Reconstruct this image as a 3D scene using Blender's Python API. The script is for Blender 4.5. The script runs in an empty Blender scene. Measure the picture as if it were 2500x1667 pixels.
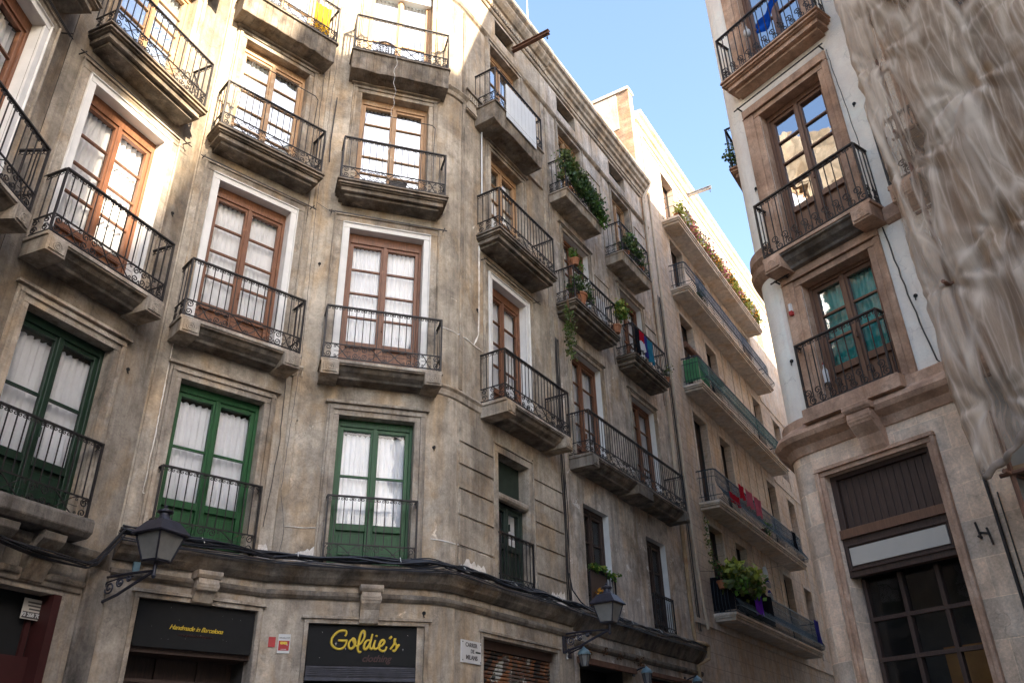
import bpy, math, random
from mathutils import Matrix, Vector, noise
random.seed(7)
scene = bpy.context.scene
R = math.radians
CAM_H = 1.6
# ------------------------------------------------------------------ camera
cam_data = bpy.data.cameras.new("camera")
cam = bpy.data.objects.new("camera", cam_data)
scene.collection.objects.link(cam)
cam_data.sensor_width = 36.0
cam_data.sensor_fit = 'HORIZONTAL'
cam_data.lens = 1993.13 / 2500.0 * 36.0
cam_data.clip_start = 0.05
cam_data.clip_end = 2000.0
_p, _r = R(28.6201), R(-1.2745)
_f = Vector((0, math.cos(_p), math.sin(_p)))
_up = Vector((0, -math.sin(_p), math.cos(_p)))
_rt = Vector((1, 0, 0))
_rt2 = _rt * math.cos(_r) + _up * math.sin(_r)
_up2 = -_rt * math.sin(_r) + _up * math.cos(_r)
_m = Matrix((_rt2, _up2, -_f)).transposed().to_4x4()
_m.translation = Vector((0, 0, CAM_H))
cam.matrix_world = _m
scene.camera = cam
# ------------------------------------------------------------------ sky, sun, exposure
SUN_AZ, SUN_EL = 135.0, 24.0          # clockwise from +Y (the view direction), above the horizon
world = bpy.data.worlds.new("World")
scene.world = world
world.use_nodes = True
wt = world.node_tree
bg = wt.nodes["Background"]
sky = wt.nodes.new("ShaderNodeTexSky")
sky.sky_type = 'NISHITA'
sky.sun_disc = False
sky.sun_elevation = R(SUN_EL)
sky.sun_rotation = R(SUN_AZ)
sky.air_density = 1.0
sky.dust_density = 2.4
sky.ozone_density = 1.5
wt.links.new(sky.outputs[0], bg.inputs[0])
bg.inputs[1].default_value = 0.12
sun_data = bpy.data.lights.new("sun", 'SUN')
sun_data.energy = 4.4
sun_data.angle = R(0.5)
sun_data.color = (1.0, 0.85, 0.63)
sun = bpy.data.objects.new("sun", sun_data)
scene.collection.objects.link(sun)
_to = Vector((math.sin(R(SUN_AZ)) * math.cos(R(SUN_EL)), math.cos(R(SUN_AZ)) * math.cos(R(SUN_EL)), math.sin(R(SUN_EL))))
sun.rotation_euler = _to.to_track_quat('Z', 'Y').to_euler()
sun.location = (20, -20, 40)
scene.view_settings.view_transform = 'Standard'
scene.view_settings.look = 'None'
scene.view_settings.exposure = 2.42
scene.view_settings.gamma = 1.0
scene.cycles.max_bounces = 8
scene.cycles.transparent_max_bounces = 16

# ------------------------------------------------------------------ materials
class NT:
    def __init__(s, name):
        s.m = bpy.data.materials.new(name); s.m.use_nodes = True
        s.t = s.m.node_tree
        s.b = s.t.nodes["Principled BSDF"]
        s.out = s.t.nodes["Material Output"]
        s.tc = s.t.nodes.new("ShaderNodeTexCoord").outputs["Object"]
    def n(s, typ, ins=None, **kw):
        nd = s.t.nodes.new(typ)
        for k, v in kw.items(): setattr(nd, k, v)
        for k, v in (ins or {}).items():
            if hasattr(v, 'is_linked') or isinstance(v, bpy.types.NodeSocket): s.t.links.new(v, nd.inputs[k])
            else: nd.inputs[k].default_value = v
        return nd
    def map(s, sc, rot=(0, 0, 0), loc=(0, 0, 0)):
        return s.n("ShaderNodeMapping", {"Vector": s.tc, "Scale": sc, "Rotation": rot, "Location": loc}).outputs[0]
    def noise(s, vec, scale, detail=6.0, rough=0.6, dist=0.0):
        return s.n("ShaderNodeTexNoise", {"Vector": vec, "Scale": scale, "Detail": detail, "Roughness": rough, "Distortion": dist}).outputs["Fac"]
    def ramp(s, fac, stops, interp='LINEAR'):
        nd = s.n("ShaderNodeValToRGB", {"Fac": fac}); r = nd.color_ramp; r.interpolation = interp
        while len(r.elements) < len(stops): r.elements.new(0.5)
        for e, (p, c) in zip(r.elements, stops):
            e.position = p; e.color = (c, c, c, 1) if not isinstance(c, tuple) else (*c, 1)
        return nd.outputs[0]
    def mix(s, fac, a, b, blend='MIX'):
        nd = s.n("ShaderNodeMix", data_type='RGBA', blend_type=blend)
        for k, v in ((0, fac), (6, a), (7, b)):
            if isinstance(v, bpy.types.NodeSocket): s.t.links.new(v, nd.inputs[k])
            elif isinstance(v, tuple): nd.inputs[k].default_value = (*v, 1)
            else: nd.inputs[k].default_value = v
        return nd.outputs[2]
    def math(s, op, a, b=0.0, c=None):
        ins = {0: a, 1: b}
        if c is not None: ins[2] = c
        return s.n("ShaderNodeMath", ins, operation=op).outputs[0]
    def col(s, c): s.t.links.new(c, s.b.inputs["Base Color"]) if isinstance(c, bpy.types.NodeSocket) else s.b.inputs["Base Color"].__setattr__('default_value', (*c, 1))
    def rough(s, r):
        if isinstance(r, bpy.types.NodeSocket): s.t.links.new(r, s.b.inputs["Roughness"])
        else: s.b.inputs["Roughness"].default_value = r
    def bump(s, h, strength=0.3, dist=0.02):
        nd = s.n("ShaderNodeBump", {"Height": h, "Strength": strength, "Distance": dist})
        s.t.links.new(nd.outputs[0], s.b.inputs["Normal"])

def plaster(name, base, dark, light, *a, **k):
    g = k.pop('gain', 1.6); q = lambda c: tuple(min(.93, (x * .76 + .24 * (c[0] + c[1] + c[2]) / 3) * g) for x in c)
    return plaster_(name, q(base), q(dark), q(light), *a, **k)
def plaster_(name, base, dark, light, streak=0.55, patch=0.62, courses=0.0, seed=0.0, grime=0.5, blocks=None, mott=0.9, fin=.5, ochre=.65):
    k = NT(name)
    v = k.map((1, 1, 1), loc=(seed, seed * 1.7, seed * .6))
    big = k.noise(v, mott, 9, 0.66, 0.6)
    c = k.ramp(big, [(0.30, dark), (0.50, base), (0.70, light)])
    st = k.noise(k.map((5.0, 5.0, 0.32), loc=(seed, 0, 0)), 1.0, 8, 0.68, 0.3)
    c = k.mix(streak, c, k.ramp(st, [(0.30, 0.38), (0.52, 0.95), (0.72, 1.25)]), 'MULTIPLY')
    st2 = k.noise(k.map((16.0, 16.0, 0.5), loc=(seed + 4, 0, 0)), 1.0, 4, 0.6)
    c = k.mix(0.25 * streak, c, k.ramp(st2, [(0.36, 0.5), (0.6, 1.1)]), 'MULTIPLY')
    pz = k.noise(v, 2.3, 12, 0.74, 0.8)
    pm = k.ramp(pz, [(patch, 0.0), (patch + 0.035, 1.0)])
    c = k.mix(k.math('MULTIPLY', pm, 0.75), c, tuple(min(1, x * 1.55 + .05) for x in light))
    gz = k.noise(k.map((1.2, 1.2, .8), loc=(seed + 9, 3, 1)), 1.6, 10, 0.72, 0.5)
    gm = k.ramp(gz, [(0.53, 0.0), (0.68, 1.0)])
    c = k.mix(k.math('MULTIPLY', gm, grime), c, tuple(x * 0.33 for x in dark))
    fine = k.noise(v, 38.0, 6, 0.7)
    oz = k.noise(k.map((1.1, 1.1, .55), loc=(seed + 2, 7, seed)), 1.3, 9, 0.66, 0.7)
    c = k.mix(k.math('MULTIPLY', k.ramp(oz, [(0.47, 0.0), (0.63, 1.0)]), ochre), c, k.mix(1.0, c, (.98, .78, .54), 'MULTIPLY'))
    wz = k.noise(k.map((2.2, 2.2, .22), loc=(seed + 5, 1, 2)), 1.5, 8, 0.66, 0.3)
    c = k.mix(k.math('MULTIPLY', k.ramp(wz, [(0.49, 0.0), (0.66, 1.0)]), grime), c, k.mix(1.0, c, (.44, .39, .35), 'MULTIPLY'))
    md = k.noise(v, 5.5, 10, 0.72, 0.4)
    c = k.mix(min(1, fin * 1.3), c, k.ramp(md, [(0.32, 0.62), (0.5, 1.0), (0.68, 1.30)]), 'MULTIPLY')
    c = k.mix(fin, c, k.ramp(fine, [(0.3, 0.6), (0.7, 1.3)]), 'MULTIPLY')
    # hairline cracks
    vor = k.n("ShaderNodeTexVoronoi", {"Vector": k.n("ShaderNodeVectorMath", {0: v, 1: k.n("ShaderNodeTexNoise", {"Vector": v, "Scale": 2.2, "Detail": 5.0}).outputs["Color"]}, operation='ADD').outputs[0], "Scale": 0.75}, feature='DISTANCE_TO_EDGE').outputs["Distance"]
    cr = k.ramp(vor, [(0.0, 1.0), (0.006, 0.0)])
    c = k.mix(k.math('MULTIPLY', cr, 0.35), c, tuple(x * 0.4 for x in dark))
    h = k.math('ADD', k.math('MULTIPLY', fine, 0.45), k.math('MULTIPLY', pz, 0.7))
    h = k.math('SUBTRACT', h, k.math('MULTIPLY', cr, 0.25))
    if courses:
        sep = k.n("ShaderNodeSeparateXYZ", {"Vector": k.tc}).outputs[2]
        fr = k.math('FRACT', k.math('DIVIDE', sep, courses))
        ln = k.math('LESS_THAN', fr, 0.06)
        c = k.mix(k.math('MULTIPLY', ln, 0.55), c, tuple(x * 0.55 for x in dark))
        h = k.math('SUBTRACT', h, k.math('MULTIPLY', ln, 0.8))
    if blocks:
        sp = k.n("ShaderNodeSeparateXYZ", {"Vector": k.tc})
        cv = k.n("ShaderNodeCombineXYZ", {0: sp.outputs[0], 1: sp.outputs[2]}).outputs[0]
        br = k.n("ShaderNodeTexBrick", {"Vector": cv, "Scale": 1.0, "Mortar Size": 0.006, "Mortar Smooth": 0.3, "Brick Width": blocks[0], "Row Height": blocks[1], "Color1": (0.72, 0.72, 0.75, 1), "Color2": (1.25, 1.12, 1.05, 1), "Mortar": (1.3, 1.25, 1.2, 1)})
        c = k.mix(0.7, c, br.outputs["Color"], 'MULTIPLY')
        h = k.math('SUBTRACT', h, k.math('MULTIPLY', br.outputs["Fac"], 0.6))
    k.col(c); k.rough(0.92); k.bump(h, 0.5, 0.02)
    return k.m

def simple(name, col, rough=0.6, var=0.35, scale=9.0, metal=0.0, bump=0.15, grain=None, two=None):
    k = NT(name)
    v = k.map(grain or (1, 1, 1))
    a = k.noise(v, scale, 7, 0.65)
    lo = tuple(x * (1 - var) for x in col); hi = tuple(min(1, x * (1 + var * .8)) for x in col)
    c = k.ramp(a, [(0.3, lo), (0.7, hi)])
    if two:
        d = k.noise(k.map((1, 1, 1), loc=(3, 1, 5)), two[1], 9, 0.7)
        c = k.mix(k.ramp(d, [(two[2], 0.0), (two[2] + .06, 1.0)]), c, two[0])
    k.col(c); k.rough(rough); k.b.inputs["Metallic"].default_value = metal
    if bump: k.bump(a, bump, 0.01)
    return k.m

def glass_mat(name, tint=(1, 1, 1), base=0.10, gain=1.1):
    k = NT(name)
    t = k.t; t.nodes.remove(k.b)
    fr = k.n("ShaderNodeFresnel", {"IOR": 1.5}).outputs[0]
    wob = k.noise(k.map((1, 1, 1)), 2.2, 2, 0.5)
    bn = k.n("ShaderNodeBump", {"Height": wob, "Strength": 0.10, "Distance": 0.05}).outputs[0]
    gl = k.n("ShaderNodeBsdfGlossy", {"Color": (.95, .97, 1, 1), "Roughness": 0.02, "Normal": bn}).outputs[0]
    tr = k.n("ShaderNodeBsdfTransparent", {"Color": (*tint, 1)}).outputs[0]
    f = k.math('ADD', k.math('MULTIPLY', fr, gain), base)
    f = k.n("ShaderNodeClamp", {0: f}).outputs[0]
    mx = k.n("ShaderNodeMixShader", {0: f, 1: tr, 2: gl}).outputs[0]
    t.links.new(mx, k.out.inputs[0])
    return k.m

def cloth_mat(name, col, transl=0.25, var=0.2, weave=60.0):
    k = NT(name)
    t = k.t; t.nodes.remove(k.b)
    a = k.noise(k.map((1, 1, 1)), 3.0, 5, 0.6)
    c = k.ramp(a, [(0.3, tuple(x * (1 - var) for x in col)), (0.7, tuple(min(1, x * (1 + var)) for x in col))])
    d = k.n("ShaderNodeBsdfDiffuse", {"Color": c, "Roughness": 0.8}).outputs[0]
    tl = k.n("ShaderNodeBsdfTranslucent", {"Color": c}).outputs[0]
    mx = k.n("ShaderNodeMixShader", {0: transl, 1: d, 2: tl}).outputs[0]
    t.links.new(mx, k.out.inputs[0])
    return k.m

def leaf_mat(name, col):
    k = NT(name)
    t = k.t; t.nodes.remove(k.b)
    rnd = k.n("ShaderNodeNewGeometry").outputs["Random Per Island"]
    c = k.ramp(rnd, [(0.0, tuple(x * 0.5 for x in col)), (0.6, col), (1.0, tuple(min(1, x * 1.7) for x in col))])
    d = k.n("ShaderNodeBsdfPrincipled", {"Base Color": c, "Roughness": 0.5}).outputs[0]
    tl = k.n("ShaderNodeBsdfTranslucent", {"Color": c}).outputs[0]
    mx = k.n("ShaderNodeMixShader", {0: 0.3, 1: d, 2: tl}).outputs[0]
    t.links.new(mx, k.out.inputs[0])
    return k.m

M = {}
M['corner_plaster'] = plaster("corner_plaster", (.33, .27, .20), (.19, .155, .12), (.43, .365, .285), 0.55, 0.655, seed=1, gain=1.5)
M['left_plaster'] = plaster("left_plaster", (.30, .245, .185), (.16, .13, .10), (.40, .34, .27), 0.6, 0.67, seed=5, grime=0.6, gain=1.0)
M['grey_plaster'] = plaster("grey_plaster", (.36, .31, .26), (.20, .17, .14), (.50, .46, .41), 0.65, 0.60, seed=9, grime=0.6, gain=1.75)
M['beige_plaster'] = plaster("beige_plaster", (.47, .38, .30), (.38, .30, .235), (.54, .45, .36), 0.35, 0.80, courses=0.36, seed=13, grime=0.15, gain=1.3)
M['beige_smooth'] = plaster("beige_smooth", (.52, .44, .36), (.44, .365, .295), (.58, .50, .42), 0.3, 0.80, seed=15, grime=0.12, gain=1.25)
M['trim_stone'] = plaster("trim_stone", (.31, .255, .195), (.17, .14, .11), (.41, .35, .275), 0.6, 0.68, seed=21, grime=0.65, mott=1.8, gain=1.45)
M['dark_trim'] = plaster("dark_trim", (.20, .165, .13), (.10, .085, .07), (.30, .255, .205), 0.6, 0.66, seed=23, grime=0.8, mott=1.8, gain=1.15)
M['white_stucco'] = plaster("white_stucco", (.66, .575, .49), (.59, .51, .43), (.70, .62, .54), 0.06, 0.95, seed=31, grime=0.06, gain=1.5, fin=.12, ochre=.0)
M['red_stone'] = plaster("red_stone", (.31, .175, .10), (.20, .108, .062), (.39, .25, .16), 0.25, 0.80, seed=35, grime=0.45, mott=1.6, gain=1.85, ochre=.3)
M['block_stone'] = plaster("block_stone", (.43, .325, .225), (.32, .235, .16), (.51, .40, .295), 0.25, 0.85, seed=37, grime=0.2, blocks=(.62, .40), mott=1.5, gain=2.0, ochre=.25)
M['brick'] = plaster("brick", (.30, .18, .10), (.21, .12, .065), (.38, .25, .155), 0.2, 0.8, seed=41, grime=0.2, blocks=(.26, .07), mott=2.0)
M['white_paint'] = simple("white_paint", (.74, .72, .70), 0.75, 0.10, 4.0, two=((.45, .41, .36), 2.4, .66))
M['iron'] = simple("iron", (.030, .026, .026), 0.55, 0.5, 14.0, 0.3, two=((.10, .055, .035), 6.0, .60))
M['green_iron'] = simple("green_iron", (.030, .045, .06), 0.5, 0.4, 14.0, 0.3)
M['brown_wood'] = simple("brown_wood", (.19, .075, .034), 0.5, 0.5, 6.0, grain=(14, 14, 0.8), two=((.30, .14, .07), 3.0, .60))
M['pale_wood'] = simple("pale_wood", (.42, .25, .13), 0.55, 0.35, 6.0, grain=(14, 14, 0.8), two=((.52, .38, .25), 3.0, .58))
M['green_wood'] = simple("green_wood", (.010, .080, .020), 0.5, 0.5, 6.0, grain=(12, 12, 0.7), two=((.02, .12, .035), 4.0, .62))
M['dark_wood'] = simple("dark_wood", (.062, .035, .026), 0.55, 0.5, 6.0, grain=(14, 14, 0.8))
M['door_wood'] = simple("door_wood", (.17, .085, .050), 0.5, 0.4, 6.0, grain=(14, 14, 0.8))
M['dark_stone'] = plaster('dark_stone', (.14, .117, .095), (.065, .055, .046), (.25, .21, .17), .6, .68, seed=27, grime=.8, mott=2.2)
M['dark_green_wood'] = simple('dark_green_wood', (.006, .026, .012), 0.45, 0.45, 6.0, grain=(12, 12, 0.7))
M['dull_green'] = simple("dull_green", (.022, .036, .026), 0.6, 0.4, 6.0)
M['glass'] = glass_mat("glass", base=0.015, gain=.55)
M['bright_glass'] = glass_mat("bright_glass", (.9, .95, .95), base=0.42)
M['teal_glass'] = glass_mat("teal_glass", (.70, .97, .95), base=0.12)
M['curtain'] = cloth_mat("curtain", (.86, .86, .88), 0.15, 0.08)
M['white_curtain'] = cloth_mat("white_curtain", (.93, .93, .95), 0.15, 0.05)
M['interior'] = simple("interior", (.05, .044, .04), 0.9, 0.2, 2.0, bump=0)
M['slate'] = simple("slate", (.10, .09, .085), 0.9, 0.3, 2.0)
M['black'] = simple("black", (.006, .006, .006), 0.85, 0.3, 6.0)
M['yellow'] = simple("yellow", (.72, .50, .04), 0.5, 0.1, 6.0, bump=0)
M['maroon'] = simple("maroon", (.045, .010, .009), 0.5, 0.2, 6.0, bump=0)
M['paper'] = simple("paper", (.62, .62, .60), 0.7, 0.15, 5.0, bump=0)
M['red_print'] = simple("red_print", (.42, .03, .03), 0.6, 0.2, 5.0, bump=0)
M['cable'] = simple("cable", (.022, .022, .026), 0.4, 0.4, 10.0, bump=0)
M['lamp_paint'] = simple("lamp_paint", (.035, .035, .05), 0.4, 0.4, 10.0, 0.2)
M['lamp_glass'] = simple("lamp_glass", (.22, .215, .20), 0.25, 0.25, 3.0, bump=0)
M['pipe'] = simple("pipe", (.40, .27, .15), 0.6, 0.3, 4.0, two=((.28, .15, .08), 1.2, .55))
M['pale_pipe'] = simple("pale_pipe", (.55, .45, .34), 0.6, 0.2, 4.0)
M['terracotta'] = simple("terracotta", (.38, .15, .07), 0.8, 0.3, 6.0)
M['rust'] = simple("rust", (.16, .075, .045), 0.8, 0.4, 8.0)
M['steel'] = simple("steel", (.33, .33, .34), 0.45, 0.25, 8.0, 0.6)
M['marble'] = simple("marble", (.62, .61, .60), 0.4, 0.12, 3.0, bump=0)
M['white_panel'] = simple("white_panel", (.66, .68, .70), 0.5, 0.08, 2.0, bump=0)
M['sign_white'] = simple("sign_white", (.50, .46, .40), 0.5, 0.08, 2.0, bump=0)
M['cobble'] = plaster("cobble", (.10, .092, .085), (.08, .073, .068), (.125, .115, .106), 0.0, 0.9, seed=50, grime=0.2)
for nm, c in dict(black_cloth=(.02, .02, .025), red_cloth=(.50, .02, .04), white_cloth=(.72, .72, .74), teal_cloth=(.04, .22, .34), rose_cloth=(.50, .12, .17), crimson_cloth=(.45, .02, .035), purple_cloth=(.20, .05, .62), navy_cloth=(.05, .05, .26), blue_cloth=(.015, .12, .62), yellow_cloth=(.72, .46, .05), green_cloth=(.13, .36, .17), grey_cloth=(.33, .32, .31)).items():
    M[nm] = cloth_mat(nm, c, 0.2, 0.2)
for nm, c in dict(dark_leaf=(.06, .12, .03), olive_leaf=(.115, .15, .04), bright_leaf=(.10, .21, .03), lime_leaf=(.30, .33, .05), pale_petal=(.72, .68, .62), pink_petal=(.50, .16, .20), orange_petal=(.75, .33, .03), dry_leaf=(.16, .085, .045)).items():
    M[nm] = leaf_mat(nm, c)
def blue_mesh(name, lo, hi):
    k = NT(name); t = k.t; t.nodes.remove(k.b)
    sp = k.n("ShaderNodeSeparateXYZ", {"Vector": k.tc})
    w = k.math('FRACT', k.math('MULTIPLY', k.math('ADD', sp.outputs[0], sp.outputs[2]), 14.0))
    n_ = k.noise(k.map((1, 1, 1)), 4.0, 5, .6)
    hole = k.math('GREATER_THAN', w, 0.40)
    d = k.n("ShaderNodeBsdfDiffuse", {"Color": k.ramp(n_, [(.35, lo), (.65, hi)])}).outputs[0]
    tr = k.n("ShaderNodeBsdfTransparent").outputs[0]
    t.links.new(k.n("ShaderNodeMixShader", {0: hole, 1: d, 2: tr}).outputs[0], k.out.inputs[0])
    return k.m
M['screen_mesh'] = blue_mesh('screen_mesh', (.08, .12, .17), (.24, .31, .40))
M['green_screen_mesh'] = blue_mesh('green_screen_mesh', (.05, .14, .13), (.16, .33, .31))
def shutter_mat():
    k = NT("graffiti_shutter")
    v = k.map((1, 1, 1))
    a = k.noise(v, 1.6, 3, .5, 1.5)
    b = k.noise(k.map((1, 1, 1), loc=(5, 2, 7)), 2.2, 3, .5, 2.0)
    c = k.ramp(a, [(0.36, (.03, .03, .03)), (0.44, (.20, .09, .05)), (0.52, (.13, .10, .085)), (.60, (.55, .55, .50)), (.66, (.04, .05, .05))], 'CONSTANT')
    c = k.mix(k.ramp(b, [(.55, 0.0), (.57, 1.0)]), c, (.33, .14, .06))
    c = k.mix(.6, c, k.ramp(k.noise(v, 20, 5, .7), [(.3, .5), (.7, 1.2)]), 'MULTIPLY')
    k.col(c); k.rough(.6)
    return k.m
M['graffiti'] = shutter_mat()
def net_mat():
    k = NT("scaffold_net"); t = k.t; t.nodes.remove(k.b)
    wn = k.n("ShaderNodeTexNoise", {"Vector": k.map((1.0, 1, .5)), "Scale": 1.1, "Detail": 2.0}).outputs["Color"]
    def panel(sc, rot, w):
        pv = k.n("ShaderNodeVectorMath", {0: k.map(sc, rot=(0, R(rot), 0)), 1: k.n("ShaderNodeVectorMath", {0: wn, 1: (w, w, w)}, operation='MULTIPLY').outputs[0]}, operation='ADD').outputs[0]
        ed = k.n("ShaderNodeTexVoronoi", {"Vector": pv, "Scale": 1.0}, feature='DISTANCE_TO_EDGE').outputs["Distance"]
        vc = k.n("ShaderNodeTexVoronoi", {"Vector": pv, "Scale": 1.0}).outputs["Color"]
        return ed, k.n("ShaderNodeSeparateColor", {0: vc}).outputs[0]
    ve, cell = panel((2.0, .1, .40), -7, .7)
    ve2, cell2 = panel((5.5, .1, .75), 9, .9)
    ve3, cell3 = panel((11.0, .1, 1.3), -12, 1.0)
    fold = k.math('MAXIMUM', k.ramp(ve, [(0.0, 1.0), (0.03, .5), (0.09, 0.0)]), k.math('MULTIPLY', k.ramp(ve2, [(0.0, .9), (0.05, .4), (0.11, 0.0)]), .85))
    fold = k.math('MAXIMUM', fold, k.math('MULTIPLY', k.ramp(ve3, [(0.0, .7), (0.07, .25), (0.14, 0.0)]), .6))
    f = k.noise(k.map((60.0, 8.0, 6.0), rot=(0, R(-8), 0)), 1.6, 4, .6, .3)
    g = k.noise(k.map((1, 1, .6)), 1.1, 6, .65, .6)
    st = k.ramp(f, [(.44, 0.0), (.60, 1.0)])
    c = k.mix(cell2, (.38, .255, .17), (.55, .41, .30))
    c = k.mix(k.math('MULTIPLY', cell3, .4), c, (.61, .475, .36))
    c = k.mix(k.math('MULTIPLY', fold, .75), c, (.76, .64, .52))
    d = k.n("ShaderNodeBsdfDiffuse", {"Color": c}).outputs[0]
    tl = k.n("ShaderNodeBsdfTranslucent", {"Color": c}).outputs[0]
    dm = k.n("ShaderNodeMixShader", {0: .35, 1: d, 2: tl}).outputs[0]
    tr = k.n("ShaderNodeBsdfTransparent").outputs[0]
    pocket = k.math('MULTIPLY', k.ramp(cell, [(.66, 0.0), (.68, 1.0)]), k.ramp(ve, [(.05, 0.0), (.09, 1.0)]))
    op = k.math('ADD', k.math('MULTIPLY', cell2, .14), k.math('MULTIPLY', st, .10))
    op = k.math('ADD', k.math('ADD', op, .60), k.math('MULTIPLY', fold, .35))
    op = k.math('ADD', op, k.math('SUBTRACT', k.math('MULTIPLY', g, .30), .15))
    op = k.math('SUBTRACT', op, k.math('MULTIPLY', pocket, .30))
    op = k.n("ShaderNodeClamp", {0: op, 1: .36, 2: .97}).outputs[0]
    t.links.new(k.n("ShaderNodeMixShader", {0: op, 1: tr, 2: dm}).outputs[0], k.out.inputs[0])
    return k.m
M['net'] = net_mat()
# ------------------------------------------------------------------ geometry helpers
COL = scene.collection
WORLD = {}
class Facet:
    """A vertical wall plane: s runs right along the wall, off outwards, z is height above the eye level."""
    def __init__(s, yaw, px, py):
        a = R(yaw); s.yaw = yaw
        s.u = Vector((math.sin(a), math.cos(a), 0)); s.n = Vector((math.cos(a), -math.sin(a), 0))
        s.P0 = Vector((px, py, 0)); s.ang = R(90 - yaw)
    def w(s, ss, z, off=0.0): return s.P0 + s.u * ss + s.n * off + Vector((0, 0, z + CAM_H))
    def m(s, ss=0.0, z=0.0, off=0.0): return Matrix.Translation(s.w(ss, z, off)) @ Matrix.Rotation(s.ang, 4, 'Z')
    def xy(s, ss, off=0.0): p = s.w(ss, 0, off); return (p.x, p.y)
def facet_at(yaw, dist):
    a = R(yaw); return Facet(yaw, -math.cos(a) * dist, math.sin(a) * dist)
FA0 = Facet(0.0, -5.95, 0.0)
FA1 = facet_at(22.8, 8.5); FA2 = facet_at(46.8, 10.75); FA3 = facet_at(71.8, 12.0); FB = facet_at(32.0, 7.45)
_q = FB.w(20.14, 0); FC = Facet(31.2, _q.x, _q.y)
FD = Facet(143.76, .80655 * 9, .59117 * 9)
_q = FD.w(-6.12, 0); FS = Facet(212.0, _q.x, _q.y)      # street side of the right corner building
SKY = Matrix.Translation((0, 0, CAM_H))                  # world frame whose z is eye level

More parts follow.
